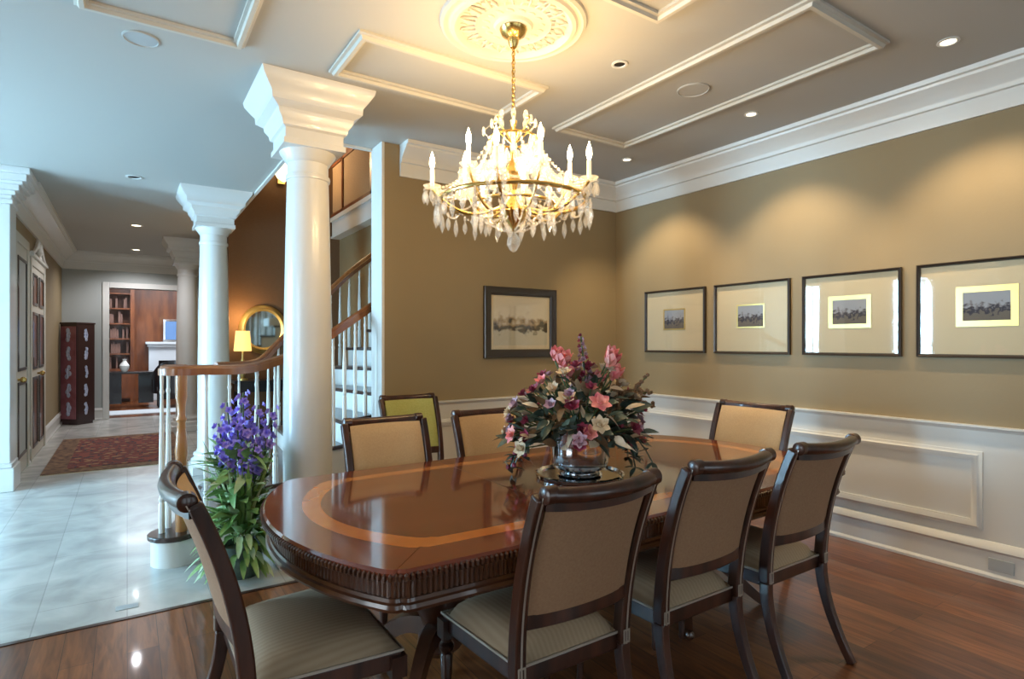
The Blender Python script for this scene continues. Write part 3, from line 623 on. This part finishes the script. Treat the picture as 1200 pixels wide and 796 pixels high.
# ================================================================== DINING CHAIRS
def yb(h):
    t = max(0, (h-.44))/.54; return -.215-.02*t-.115*t*t
def make_chair(name, label, group, wid=1.0, up='chair', cloth=None):
    c = thing(name, label, 'chair', group=group); W = .206*wid; WF = .238*wid
    wood = 'chairwood'
    # rear posts run from floor through seat to crest; legs = below the seat
    for s in (-1, 1):
        lg = []
        for i in range(10):
            z = .40*i/9; t = 1-z/.40; lg.append((s*(W+.01*t), -.215-.13*t**1.8, z))
        MB().tube(lg, [.78+.22*(i/9) for i in range(10)], flat=(.036, .042), up=(0, 1, 0)).build('leg', wood, c, bevel=.004)
        ps = [(s*(W+.012*(i/14)), yb(.4+.56*i/14), .4+.56*i/14) for i in range(15)]
        p = MB().tube(ps, [1.05-.2*(i/14) for i in range(15)], flat=(.038, .044), up=(0, 1, 0)).build('back_post', wood, c, bevel=.006)
        st_ = MB(); st_.tube([(a+s*.0, b-.0235+.004*(i/14), z) for i, (a, b, z) in enumerate(ps)], 1, flat=(.006, .003), up=(0, 1, 0)); st_.build('post_highlight', 'silverwood', p)  # thin silver strip imitates the highlight line down the post
        # front leg: turned and tapered with square block
        MB().box(-.024, .024, -.024, .024, .355, .42).lathe([(.012, 0), (.016, .01), (.013, .03), (.018, .2), (.022, .29), (.016, .30), (.026, .315), (.026, .33), (.018, .34), (.02, .36)], 14).build('leg', wood, c, (s*(WF-.02), .205, 0))
        bl = MB(); y = -.241
        bl.sweep([(0, 0), (0, .004), (.005, .004), (.005, 0)], [(-.013, -.022), (.013, -.022), (.013, .022), (-.013, .022)], closed=True, mtx=T(s*W, y+.004, .425) @ RX(PI/2)); bl.build('corner_inlay', 'silverwood', c)
        # scroll ear at each end of crest
        e = MB().lathe([(.001, -.004), (.022, -.003), (.025, 0), (.025, .036), (.018, .041), (.001, .042)], 18, mtx=T(s*(W-.028), yb(.965)-.014, .965) @ RY(s*PI/2)); e.build('scroll_ear', wood, c)
    # seat rail frame
    def tr(e): return [(-WF-e, .23+e), (-W-.005-e, -.225-e), (W+.005+e, -.225-e), (WF+e, .23+e)]
    MB().prism(tr(-.012), .375, .43).build('seat_rail', wood, c, bevel=.005)
    sl = MB().sweep([(0, 0), (0, .008), (.005, .008), (.005, 0)], [(*p, .43) for p in tr(-.012)], closed=True, side=-1); sl.build('nailhead_trim', 'silverwood', c)
    # seat cushion: domed grid
    mb = MB(); n = 12; vs_ = []; fs = []
    for j in range(n+1):
        for i in range(n+1):
            u = -1+2*i/n; v = -1+2*j/n; ww = (W+.0)*(1-(v+1)/2)+WF*(v+1)/2-.012
            z = .435+.055*((1-abs(u)**5)*(1-abs(v)**5))**.5+.012*(1-u*u)*(1-v*v)
            vs_.append((u*ww, .002+v*.214, z))
    for j in range(n):
        for i in range(n): a = j*(n+1)+i; fs.append((a, a+1, a+n+2, a+n+1))
    mb.add(vs_, fs); mb.prism(tr(-.02), .425, .437); mb.build('seat', cloth or 'seat', c)
    # crest rail, concave in plan, rolled back
    def cv(u): return -.035*(1-u*u)
    cr = [(u*(W-.005), yb(.965)-.012+cv(u), .965-.008*(1-u*u)) for u in [-1+2*i/16 for i in range(17)]]
    MB().tube(cr, .0225, 12).tube([(a, b+.012, z-.02) for a, b, z in cr], 1, flat=(.022, .05)).build('crest_rail', wood, c)
    lo = [(u*(W-.005), yb(.575)+cv(u)*.7, .575) for u in [-1+2*i/12 for i in range(13)]]
    MB().tube(lo, 1, flat=(.026, .05)).build('lower_rail', wood, c, bevel=.004)
    # upholstered back panel: inside and outside faces
    for nm, off, pad, mt in (('backrest', .008, .018, cloth or 'backcloth'), ('outer_back', -.012, -.004, cloth or 'outback')):
        vs_ = []; fs = []; nu, nv = 12, 12
        for j in range(nv+1):
            h = .59+.36*j/nv
            for i in range(nu+1):
                u = -1+2*i/nu; v = -1+2*j/nv
                vs_.append((u*(W-.014), yb(h)+cv(u)*(.7+.3*j/nv)+off+pad*((1-u**6)*(1-v**6))**.5, h))
        for j in range(nv):
            for i in range(nu): a = j*(nu+1)+i; fs.append((a, a+1, a+nu+2, a+nu+1))
        q = MB(); q.add(vs_, fs); q.build(nm, mt, c)
    return c
G = 'walnut dining chairs around the table'
ch = make_chair('dining_chair', 'walnut dining chair seen from behind, nearest of three on table\'s near side', G)
ch.location = (1.142, 1.60, 0)
def place(lab, x, y, rz, src=ch):
    c = copy_tree(src); c.location = (x, y, 0); c.rotation_euler.z = rz; c['label'] = lab; return c
place('walnut dining chair seen from behind, middle of three on table\'s near side', 1.755, 1.61, 0)
place('walnut dining chair seen from behind, farthest right of three on near side', 2.37, 1.61, 0)
place('dining chair with tan back facing the camera, across table in front of column', 1.135, 2.585, PI)
place('dining chair with tan back across table, just left of the flower centrepiece', 1.765, 2.59, PI)
place('dining chair across table, hidden behind the flower centrepiece', 2.40, 2.59, PI)
hc = make_chair('dining_chair', 'dining chair at the left head of table, seen from its side', G, 1.2)
hc.location = (.485, 1.945, 0); hc.rotation_euler.z = -PI/2
place('dining chair at the far right head of table, tan back against white wainscot', 3.06, 2.28, PI/2, hc)
gc = make_chair('side_chair', 'olive green upholstered side chair against the back wall behind table', None, 1.0, cloth='green')
gc.location = (1.76, 3.72, 0); gc.rotation_euler.z = PI

# ================================================================== DINING TABLE
TX, TY = 1.765, 2.10
tb = thing('dining_table', 'long polished mahogany dining table with light inlaid band and beaded edge', 'table', (TX, TY, 0))
HX0, HY0, BW = 1.165, .635, .2
def outline(d=0, n=24):
    pts = []; HX = HX0-d; HY = HY0-d
    def us(k, half):      # finer steps near the cusped corners
        e = [0, .006/half, .014/half, .026/half, .045/half]
        return [-1+q for q in e]+[-1+.045/half+(2-.09/half)*i/k for i in range(1, k)]+[1-q for q in e[:0:-1]]
    def notch(u, half): return .020*math.exp(-(((1-abs(u))*half)/.014)**2)
    for u in us(n*2, HX): pts.append((u*HX, -HY-.02*(1-u*u)+notch(u, HX)))
    for v in us(n, HY): pts.append((HX+BW*(1-v*v)**.9-notch(v, HY), v*HY))
    for u in us(n*2, HX): pts.append((-u*HX, HY+.02*(1-u*u)-notch(u, HX)))
    for v in us(n, HY): pts.append((-HX-BW*(1-v*v)**.9+notch(v, HY), -v*HY))
    out = [pts[0]]
    for i in range(1, len(pts)):   # drop the doubled corner points, keeping one between the two notches
        if i in ((len(us(n*2, HX))), len(us(n*2, HX))+len(us(n, HY)), 2*len(us(n*2, HX))+len(us(n, HY))):
            out[-1] = ((out[-1][0]+pts[i][0])/2, (out[-1][1]+pts[i][1])/2)
        else: out.append(pts[i])
    out[0] = ((out[0][0]+out[-1][0])/2, (out[0][1]+out[-1][1])/2); out.pop()
    return out
def resample(P, step):
    P = P+[P[0]]; D = [0]
    for a, b in zip(P, P[1:]): D.append(D[-1]+math.dist(a, b))
    n = int(D[-1]/step); out = []; j = 0
    for i in range(n):
        d = D[-1]*i/n
        while D[j+1] < d: j += 1
        f = (d-D[j])/(D[j+1]-D[j]); out.append((P[j][0]*(1-f)+P[j+1][0]*f, P[j][1]*(1-f)+P[j+1][1]*f))
    return out
def inset(P, d):
    n = len(P); out = []
    for i in range(n):
        a = Vector(P[i])-Vector(P[i-1]); b = Vector(P[(i+1) % n])-Vector(P[i]); a.normalize(); b.normalize()
        m_ = Vector((-a.y, a.x))+Vector((-b.y, b.x)); m_ = m_/max(.5, m_.dot(Vector((-a.y, a.x)))); q = Vector(P[i])+m_*d; out.append((q.x, q.y))
    return out
O = outline(); n = len(O)
rings = [(O, .735), (O, .752), (outline(.006), .76), (outline(.13), .76), (outline(.195), .76)]
mb = MB(); vs_ = []; fs = []
for R_, z in rings: vs_ += [(p[0], p[1], z) for p in R_]
for j in range(4):
    for i in range(n): k = (i+1) % n; fs.append((j*n+i, j*n+k, (j+1)*n+k, (j+1)*n+i))
mb.add(vs_, fs); mb.m = [0]*(3*n)+[1]*n
last = [(*p, .76) for p in rings[-1][0]]; mb.add(last, [tuple(range(n))], 2)
mb.add([(*p, .735) for p in O], [tuple(range(n))[::-1]], 0)
for x in (-.42, .42): mb.box(x-.001, x+.001, -HY0+.01, HY0-.01, .7601, .7604, 3)
mb.build('tabletop', ['tcross', 'tband', 'ttop', 'darkwood'], tb, smooth=False)
be = MB()
RB = resample(outline(-.001), .0165)
for i, p in enumerate(RB):
    nx = Vector(RB[(i+1) % len(RB)])-Vector(RB[i-1]); a = math.atan2(nx.y, nx.x)
    be.ball((0, 0, 0), .0095, 6, sc=(.8, 1.2, 1.35), mtx=T(p[0], p[1], .739) @ RZ(a))
be.build('gadroon_edge', 'darkwood', tb)
ra = resample(outline(.026), .0055); ra = [tuple(q) for q in ra]
inn = inset(ra, .005); ap = [ra[i] if i % 3 else inn[i] for i in range(len(ra))]
MB().sweep([(0, .66), (0, .735), (.03, .735), (.03, .66)], ap, closed=True).build('reeded_apron', 'darkwood', tb)
MB().sweep([(.004, .630), (-.008, .636), (-.012, .646), (-.008, .656), (0, .660), (.002, .670), (.03, .672), (.03, .630)], outline(.02), closed=True).build('apron_moulding', 'darkwood', tb)
for x in (-.72, .72):
    pd = MB().lathe([(.17, .60), (.17, .635), (.07, .60), (.055, .56), (.075, .54), (.06, .52), (.05, .48), (.095, .42), (.105, .34), (.07, .27), (.06, .24), (.085, .22), (.09, .17), (.06, .14)][::-1], 28).build('pedestal', 'darkwood', tb, (x, 0, 0))
    for k in range(4):
        a = PI/4+k*PI/2
        pts = [(.05+.38*t, 0, .24-.03*t-.20*t*t+.02*math.sin(t*PI*2)) for t in [i/12 for i in range(13)]]
        MB().tube(pts, [1.15-.5*(i/12) for i in range(13)], flat=(.05, .065), mtx=RZ(a)).ball((.44, 0, .018), .024, 10, mtx=RZ(a)).build('foot', 'darkwood', pd)

# ================================================================== TRAY, BOWL AND FLOWERS
CX, CY = 1.74, 2.06
tray = thing('tray', 'round mirrored tray with bright rim under the flower bowl', 'tray', (CX, CY, .7605))
MB().lathe([(.001, 0), (.19, 0), (.2, .002), (.205, .016), (.195, .02), (.188, .008), (.001, .006)], 48).build('plate', 'silver', tray)
fa = thing('flower_arrangement', 'large centrepiece of pink, maroon and cream flowers in a shiny silver bowl', 'flower arrangement', (CX, CY, .7685))
MB().lathe([(.09, 0), (.1, .008), (.06, .015), (.065, .022), (.12, .035), (.132, .06), (.135, .12), (.138, .2), (.148, .215), (.146, .222), (.132, .2), (.125, .06), (.001, .05)], 40).build('bowl', 'silver', fa)
MB().lathe([(.095, 0), (.105, .006), (.09, .02), (.07, .024)], 40).build('bowl_foot', 'silver', fa)
MB().lathe([(.12, .18), (.125, .205), (.12, .225), (.08, .24), (.03, .25)], 24).build('moss', 'darkleaf', fa)
def leafverts(L_, w_, bend=.3, n=5):
    vs_ = []; fs = []
    for i in range(n+1):
        t = i/n; ww = w_*math.sin(PI*min(1, t*.92+.06))**.8; z = -bend*L_*t*t
        vs_ += [(t*L_, -ww, z+.15*ww), (t*L_, 0, z-.1*ww), (t*L_, ww, z+.15*ww)]
    for i in range(n): a = i*3; fs += [(a, a+1, a+4, a+3), (a+1, a+2, a+5, a+4)]
    return vs_, fs
def orient(p, d, roll=0):
    d = Vector(d).normalized(); q = d.to_track_quat('X', 'Z'); return T(*p) @ q.to_matrix().to_4x4() @ RX(roll)
def rnd(a, b): return random.uniform(a, b)
def petalflower(mb, p, d, r, npet=6, cup=.5, mi=0):
    """petals radiate around direction d"""
    base = orient(p, d) @ RY(PI/2)
    for lay, (rr, cc) in enumerate(((1, cup), (.7, cup+.35))):
        for k in range(npet):
            vs_, fs = leafverts(r*rr, r*.36*rr, -cc if False else .35-cc, 4)
            mb.add(vs_, fs, mi, base @ RZ(2*PI*k/npet+lay*.5) @ RY(-cc))
    mb.ball(p, r*.16, 6, mi)
def domept(rad=1.0, zmin=-.1):
    a = rnd(0, 2*PI); z = rnd(zmin, 1); rr = math.sqrt(max(0, 1-min(1, abs(z))**2))
    return Vector((math.cos(a)*rr*.34*rad, math.sin(a)*rr*.30*rad, .20+.30*z*rad))
fo = MB()
for i in range(430):
    p = domept(rnd(.45, .98)); d = Vector((p.x, p.y, (p.z-.12)*.7))+Vector((rnd(-.2, .2), rnd(-.2, .2), rnd(-.2, .15)))
    vs_, fs = leafverts(rnd(.05, .11), rnd(.012, .024), rnd(0, .6)); fo.add(vs_, fs, random.choice((0, 0, 0, 0, 1, 1, 2)), orient(p*.92+Vector((0, 0, .0)), d, rnd(-1, 1)))
fo.build('foliage', ['darkleaf', 'brownleaf', 'cream'], fa, norm=False)
stems = MB()
kinds = [('cream', 22, .042), ('maroon', 30, .038), ('mauve', 20, .036), ('pink', 8, .045)]
for kd, cnt, r in kinds:
    for i in range(cnt):
        p = domept(rnd(.85, 1.04), -.15); d = p-Vector((0, 0, .1)); f = MB(); petalflower(f, p, d, r*rnd(.8, 1.2), 6, rnd(.3, .6))
        f.build('blossom', kd, fa, norm=False); stems.tube([(0, 0, .15), p*.5+Vector((0, 0, .08)), p], .003, 4)
# camera-right and camera-up: right = (.8334,-.5527)
Rv = Vector((.8334, -.5527, 0)); 
def at(dx, z, dep=0): return Rv*dx+Vector((.5527, .8334, 0))*dep+Vector((0, 0, z))
for dx, z, sc2 in ((-.085, .50, 1.3), (-.115, .53, 1.0), (.125, .50, 1.3), (.13, .535, 1.0), (-.07, .44, 1.1), (.15, .44, 1.2), (.08, .42, 1)):   # tall pink lilies
    f = MB(); p = at(dx, z, rnd(-.05, .03)); petalflower(f, p, Vector((dx*.6, -.4, .7)), .062*sc2, 6, .75); f.build('lily', 'pink', fa, norm=False)
    stems.tube([(0, 0, .18), p*.6+Vector((0, 0, .1)), p], .004, 5)
sp = MB()                                                                  # tall centre spike
for i in range(34):
    t = i/33; p = at(.035-.03*t, .36+.28*t); a = i*2.4
    petalflower(sp, p+Vector((math.cos(a), math.sin(a), 0))*.02*(1.15-t), (math.cos(a), math.sin(a), .3), .028*(1.15-.7*t), 5, .6, 0 if i % 3 else 1)
sp.build('flower_spike', ['mauve', 'maroon'], fa, norm=False); stems.tube([(0, 0, .18), at(.03, .4), at(.005, .65)], .004, 5)
for k in range(3):                                                         # bronze spikes leaning right
    sp = MB(); base = at(.16, .3+.05*k); tip = at(.31+.02*k, .45-.07*k)
    for i in range(18): p = base.lerp(tip, i/17); sp.ball(p+Vector((rnd(-.01, .01), rnd(-.01, .01), rnd(-.01, .01))), .014*(1.2-.5*i/17), 6)
    stems.tube([(0, 0, .18), base, tip], .003, 4); sp.build('seed_head', 'brownleaf', fa)
for s, n_ in ((-1, 5), (1, 6)):                                           # trailing sprays down to the table
    for k in range(n_):
        tr_ = MB(); e = at(s*rnd(.22, .34), rnd(.02, .1), rnd(-.12, .08)); m1 = at(s*.22, .3, 0)
        pts = [Vector((0, 0, .2)).lerp(m1, t).lerp(m1.lerp(e, t), t) for t in [i/8 for i in range(9)]]
        tr_.tube(pts, .003, 4)
        for q in pts[3:]:
            for r2 in range(3):
                vs_, fs = leafverts(.05, .013, .3); tr_.add(vs_, fs, 0, orient(q, (rnd(-1, 1), rnd(-1, 1), rnd(-.6, .5))))
            if random.random() < .4: tr_.ball(q+Vector((0, 0, .01)), .013, 6, 1)
        tr_.build('trailing_spray', ['darkleaf', 'maroon'], fa, norm=False)
stems.build('stems', 'stem', fa)

# floor arrangement of irises beside the newel
FX, FY = .57, 3.76
ir = thing('iris_arrangement', 'tall arrangement of purple irises and broad green leaves on the tile floor', 'flower arrangement', (FX, FY, 0))
MB().lathe([(.09, 0), (.10, .01), (.11, .09), (.115, .17), (.12, .19), (.11, .19), (.10, .16), (.001, .15)], 28).build('pot', 'darkleaf', ir)
fo = MB()
for i in range(240):
    a = rnd(0, 2*PI); up = rnd(.2, 2.2); z0 = rnd(.22, .72); r0 = rnd(.02, .10)
    p = Vector((math.cos(a)*r0, math.sin(a)*r0, z0)); d = Vector((math.cos(a), math.sin(a), up))
    vs_, fs = leafverts(rnd(.09, .20), rnd(.014, .032), rnd(.2, .9), 6); fo.add(vs_, fs, random.choice((0, 0, 1)), orient(p, d, rnd(-.7, .7)))
for i in range(36):
    a = rnd(0, 2*PI); vs_, fs = leafverts(rnd(.4, .65), .012, rnd(.05, .25), 8); fo.add(vs_, fs, random.choice((0, 1)), orient((rnd(-.05, .05), rnd(-.05, .05), .2), (math.cos(a)*.22, math.sin(a)*.22, 1)))
for i in range(110):   # low fronds spilling towards the floor
    a = rnd(0, 2*PI); p = Vector((math.cos(a)*.14, math.sin(a)*.14, rnd(.1, .3))); vs_, fs = leafverts(rnd(.08, .15), .018, .7, 6)
    fo.add(vs_, fs, random.choice((0, 1)), orient(p, (math.cos(a), math.sin(a), .1)))
fo.v = [((.13+(x-.13)*.15 if x > .13 else x), (.3+(y-.3)*.2 if y > .3 else y), max(z, .004)) for x, y, z in fo.v]   # leaves pressed back by the column base beside them
fo.build('foliage', ['leaf', 'paleleaf'], ir, norm=False)
for k, (dx, zt, dp) in enumerate([(-.09, 1.02, 0), (-.03, 1.06, .05), (.02, 1.08, -.03), (.08, 1.0, .04), (-.12, .9, -.04), (.0, .92, -.06), (.11, .78, -.05), (.16, .98, .05), (-.06, .82, -.1), (.07, .7, -.12)]):
    sp = MB(); tip = at(dx, zt, dp); b0 = at(dx*.3, .25, dp*.3); sp.tube([b0, b0.lerp(tip, .5)+Vector((0, 0, .02)), tip], .005, 5, 1)
    for i in range(12):
        t = 1-.32*i/11; p = b0.lerp(tip, t); a = i*2.4
        petalflower(sp, p+Vector((math.cos(a), math.sin(a), 0))*.022, (math.cos(a), math.sin(a), .4), .024+.018*(i/11), 5, .4, 0)
    sp.build('flower_spike', ['purple', 'stem'], ir, norm=False)

# ================================================================== CHANDELIER
chd = thing('chandelier', 'brass and crystal chandelier with lit candle bulbs hanging over the table', 'chandelier', (1.62, 2.43, H))
MB().lathe([(.001, -.02), (.065, -.022), (.07, -.03), (.06, -.055), (.03, -.075), (.025, -.1), (.015, -.12), (.001, -.121)], 28).build('canopy', 'brass', chd)
cn = MB()
for i in range(17):
    z = -.13-i*.022; m_ = T(0, 0, z) @ RZ(PI/2*(i % 2)+.4) @ RX(PI/2)
    cn.tube([Vector((.009*math.cos(a), .014*math.sin(a), 0)) for a in [2*PI*j/10 for j in range(11)]], .0028, 5, mtx=m_)
cn.tube([(.004, .003, -.12), (-.004, 0, -.3), (.003, .003, -.5)], .003, 5)
cn.build('chain', 'brass', chd)
Z = lambda h: h-H
MB().lathe([(.001, Z(2.5)), (.02, Z(2.49)), (.012, Z(2.46)), (.03, Z(2.43)), (.014, Z(2.38)), (.012, Z(2.3)), (.028, Z(2.27)), (.045, Z(2.23)), (.028, Z(2.19)), (.014, Z(2.14)), (.03, Z(2.1)), (.06, Z(2.06)), (.075, Z(2.03)), (.05, Z(1.99)), (.02, Z(1.96)), (.012, Z(1.94)), (.001, Z(1.935))][::-1], 24).build('stem', 'brass', chd)
MB().lathe([(.001, Z(1.83)), (.018, Z(1.84)), (.033, Z(1.87)), (.03, Z(1.90)), (.012, Z(1.93)), (.001, Z(1.935))], 10).build('finial_ball', 'crystal', chd, smooth=False)
rg = MB(); R1 = .365
def ringpts(r, z, n=48): return [(r*math.cos(2*PI*i/n), r*math.sin(2*PI*i/n), z) for i in range(n+1)]
rg.tube(ringpts(R1, Z(2.085)), .011, 8); rg.tube(ringpts(.2, Z(2.07)), .008, 8); rg.tube(ringpts(.12, Z(2.40)), .006, 6)
rg.build('ring', 'brass', chd)
def prism_drop(mb, p, ln, r, n=6):
    mb.lathe([(.0008, -ln), (r, -ln*.62), (r*.8, -ln*.3), (.001, -.0)], n, p)
def beads(mb, a, b, sag, n, r):
    a, b = Vector(a), Vector(b)
    def at_(t): p = a.lerp(b, t); p.z -= sag*4*t*(1-t); return p
    for i in range(n): mb.ball(at_((i+.5)/n), r, 6)
    mb.tube([at_(i/n) for i in range(n+1)], .0012, 4)
NA = 10
glow = []
for k in range(NA):
    a = 2*PI*k/NA+.17; ca, sa = math.cos(a), math.sin(a); tall = k % 2
    Rr = .405 if not tall else .29; zc = 2.135 if not tall else 2.20
    pts = [(.05+(Rr-.05)*t, 0, Z(2.06)+(-.05*math.sin(t*PI)+(zc-2.06)*t**3)) for t in [i/12 for i in range(13)]]
    arm = MB().tube(pts, .0075, 8, mtx=RZ(a)).build('arm', 'brass', chd)
    px, py = ca*Rr, sa*Rr
    MB().lathe([(.001, 0), (.035, .004), (.045, .016), (.042, .018), (.02, .008), (.001, .008)], 14, (px, py, Z(zc))).build('bobeche', 'crystal', arm, smooth=False)
    MB().lathe([(.011, .008), (.011, .095), (.007, .1)], 10, (px, py, Z(zc))).build('candle', 'candle', arm)
    MB().lathe([(.007, .1), (.014, .125), (.012, .15), (.004, .175), (.001, .185)], 10, (px, py, Z(zc))).build('bulb', 'bulb', arm)
    glow.append((px, py, Z(zc)+.14))
    dr = MB()
    for j in range(8):
        b = 2*PI*j/8+.2; q = (px+.04*math.cos(b), py+.04*math.sin(b), Z(zc)+.006); dr.ball((q[0], q[1], q[2]-.01), .005, 6); prism_drop(dr, (q[0], q[1], q[2]-.016), .065, .011)
    dr.build('crystal_drops', 'crystal', arm, smooth=False)
for g_ in glow[::2]+glow[1::2]:
    l = bpy.data.lights.new('candle_glow', 'POINT'); l.energy = 5.0; l.color = (1, .66, .30); l.shadow_soft_size = .03
    o = bpy.data.objects.new('candle_glow', l); C.objects.link(o); o.parent = chd; o.location = (g_[0], g_[1], g_[2]+.07)
for k in range(36):           # drops under the outer ring
    a = 2*PI*k/36; ln = .10 if k % 2 else .075; p = (R1*1.06*math.cos(a), R1*1.06*math.sin(a), Z(2.075)); d_ = MB()
    d_.ball((p[0], p[1], p[2]-.008), .007, 6); d_.ball((p[0], p[1], p[2]-.022), .009, 6); prism_drop(d_, (p[0], p[1], p[2]-.03), ln, .015)
    d_.build('crystal_pendant', 'crystal', chd, smooth=False)
for k in range(20):
    a = 2*PI*k/20+.1; p = (.2*math.cos(a), .2*math.sin(a), Z(2.06)); d_ = MB()
    d_.ball((p[0], p[1], p[2]-.01), .008, 6); prism_drop(d_, (p[0], p[1], p[2]-.02), .10, .015); d_.build('crystal_pendant', 'crystal', chd, smooth=False)
for k in range(10):
    a = 2*PI*k/10; b = 2*PI*(k+1)/10; d_ = MB()
    beads(d_, (R1*math.cos(a), R1*math.sin(a), Z(2.08)), (R1*math.cos(b), R1*math.sin(b), Z(2.08)), .05, 12, .0065)
    beads(d_, (.12*math.cos(a), .12*math.sin(a), Z(2.40)), (R1*math.cos(a), R1*math.sin(a), Z(2.10)), .10, 20, .0065)
    beads(d_, (.075*math.cos(a), .075*math.sin(a), Z(2.0)), (.2*math.cos(a), .2*math.sin(a), Z(2.06)), .05, 10, .0065)
    beads(d_, (.02*math.cos(a), .02*math.sin(a), Z(1.94)), (.2*math.cos(a), .2*math.sin(a), Z(2.05)), .03, 12, .006)
    pa_, pb_ = glow[k], glow[(k+1) % 10]
    beads(d_, (pa_[0], pa_[1], pa_[2]-.135), (pb_[0], pb_[1], pb_[2]-.135), .055, 18, .0085)
    beads(d_, (pa_[0], pa_[1], pa_[2]-.135), (.12*math.cos(a), .12*math.sin(a), Z(2.40)), .07, 18, .0085)
    d_.build('bead_strand', 'crystal', chd, smooth=False)
for k in range(8):            # upper crown of scrolls with leaf crystals
    a = 2*PI*k/8+.2; ca = RZ(a)
    sc3 = MB().tube([(.012+.10*math.sin(t*PI*.75), 0, Z(2.38)+.11*t+.03*math.sin(t*PI)) for t in [i/8 for i in range(9)]], .004, 6, mtx=ca)
    sc3.build('scroll', 'brass', chd)
    d_ = MB(); e = ca @ Vector((.085, 0, Z(2.50))); d_.ball(e, .02, 8, sc=(.5, 1, 1.3)); e = ca @ Vector((.12, 0, Z(2.40)))
    prism_drop(d_, (e.x, e.y, e.z), .08, .014); e = ca @ Vector((.15, 0, Z(2.44))); d_.ball(e, .015, 8, sc=(.6, .6, 1.6))
    e = ca @ Vector((.09, 0, Z(2.33))); d_.ball(e, .02, 8, sc=(1, 1, 1.3)); d_.tube([ca @ Vector(q) for q in ((.085, 0, Z(2.5)), (.15, 0, Z(2.44)), (.12, 0, Z(2.40)), (.09, 0, Z(2.33)))], .0015, 4); d_.build('crystal_leaf', 'crystal', chd, smooth=False)
for k in range(12):           # spear/plaque crystals standing within the ring
    a = 2*PI*k/12+.1; ca = RZ(a); d_ = MB()
    for rr, zz, s3 in ((.17, 2.22, .03), (.24, 2.17, .026), (.10, 2.28, .026), (.28, 2.13, .022)):
        e = ca @ Vector((rr, 0, Z(zz))); d_.ball(e, s3, 8, sc=(.6, 1, 1.4))
    d_.tube([ca @ Vector((rr, 0, Z(zz))) for rr, zz in ((.10, 2.28), (.17, 2.22), (.24, 2.17), (.28, 2.13))], .002, 4)
    d_.build('crystal_leaf', 'crystal', chd, smooth=False)

# ================================================================== PICTURES
def picture(side, pos, x0, x1, z0, z1, fw, ap, artmat, lab, liner, name='framed_print'):
    mt = wallmtx(side, 0); loc = (pos, 0, 0) if side in 'EW' else (0, pos, 0)
    cx = (x0+x1)/2; zc = (z0+z1)/2; w2, h2 = (x1-x0)/2, (z1-z0)/2
    wl = {'E': (pos, -cx, zc), 'N': (cx, pos, zc)}[side]
    t = thing(name, lab, 'picture', wl)
    MB().sweep([(0, .001), (0, .028), (.006, .034), (fw*.7, .03), (fw, .018), (fw, .001)], [(-w2, -h2), (w2, -h2), (w2, h2), (-w2, h2)], closed=True, mtx=mt).build('frame', 'framewood', t)
    MB().box(-w2+fw*.8, w2-fw*.8, -h2+fw*.8, h2-fw*.8, .002, .008, mtx=mt).build('mat_board', 'matboard', t)
    aw, ah, oz = ap
    MB().box(-aw, aw, oz-ah, oz+ah, .008, .011, mtx=mt).build('print', artmat, t)
    if liner:
        MB().sweep([(0, .008), (0, .012), (liner, .0115), (liner, .008)], [(-aw, oz-ah), (-aw, oz+ah), (aw, oz+ah), (aw, oz-ah)], closed=True, mtx=mt).build('gilt_liner', 'gold', t)
    MB().box(-w2+fw*.9, w2-fw*.9, -h2+fw*.9, h2-fw*.9, .0155, .0165, mtx=mt).build('glass', 'pane', t)
fr4 = [(-4.005, -3.30, 1.285, 1.87, 'black-framed small print on right wall, farthest, nearest the room corner', .012),
       (-3.205, -2.52, 1.285, 1.87, 'black-framed print second from the room corner on right wall', .012),
       (-2.42, -1.755, 1.285, 1.87, 'black-framed print with gold liner, third from the room corner', .03),
       (-1.665, -.95, 1.285, 1.87, 'black-framed print with wide gold liner, cut by photo\'s right edge', .036)]
for a, b, z0, z1, lab, ln in fr4:
    picture('E', XE, a, b, z0, z1, .02, (.115, .085, .015), 'print', lab, ln)
picture('N', YN, 2.63, 3.435, 1.24, 1.88, .075, (.30, .22, .012), 'landscape', 'dark wide-framed landscape of trees by a pond on the back wall', 0, 'framed_landscape')
ou = thing('wall_outlet', 'small grey outlet plate in baseboard at the right edge', 'outlet', (XE-.032, 1.23, .085))
MB().box(-.006, 0, -.06, .06, -.035, .035).build('plate', 'vent', ou, bevel=.002)
fb = thing('floor_plate', 'small dark metal plate set in the tile floor', 'floor plate', (.02, 3.38+.02+.0, .0))
fb.location = (.02, 3.39+.0, 0); fb.location = (.0, 3.62, 0)
MB().box(-.05, .05, -.03, .03, 0, .003).build('cover', 'vent', fb)
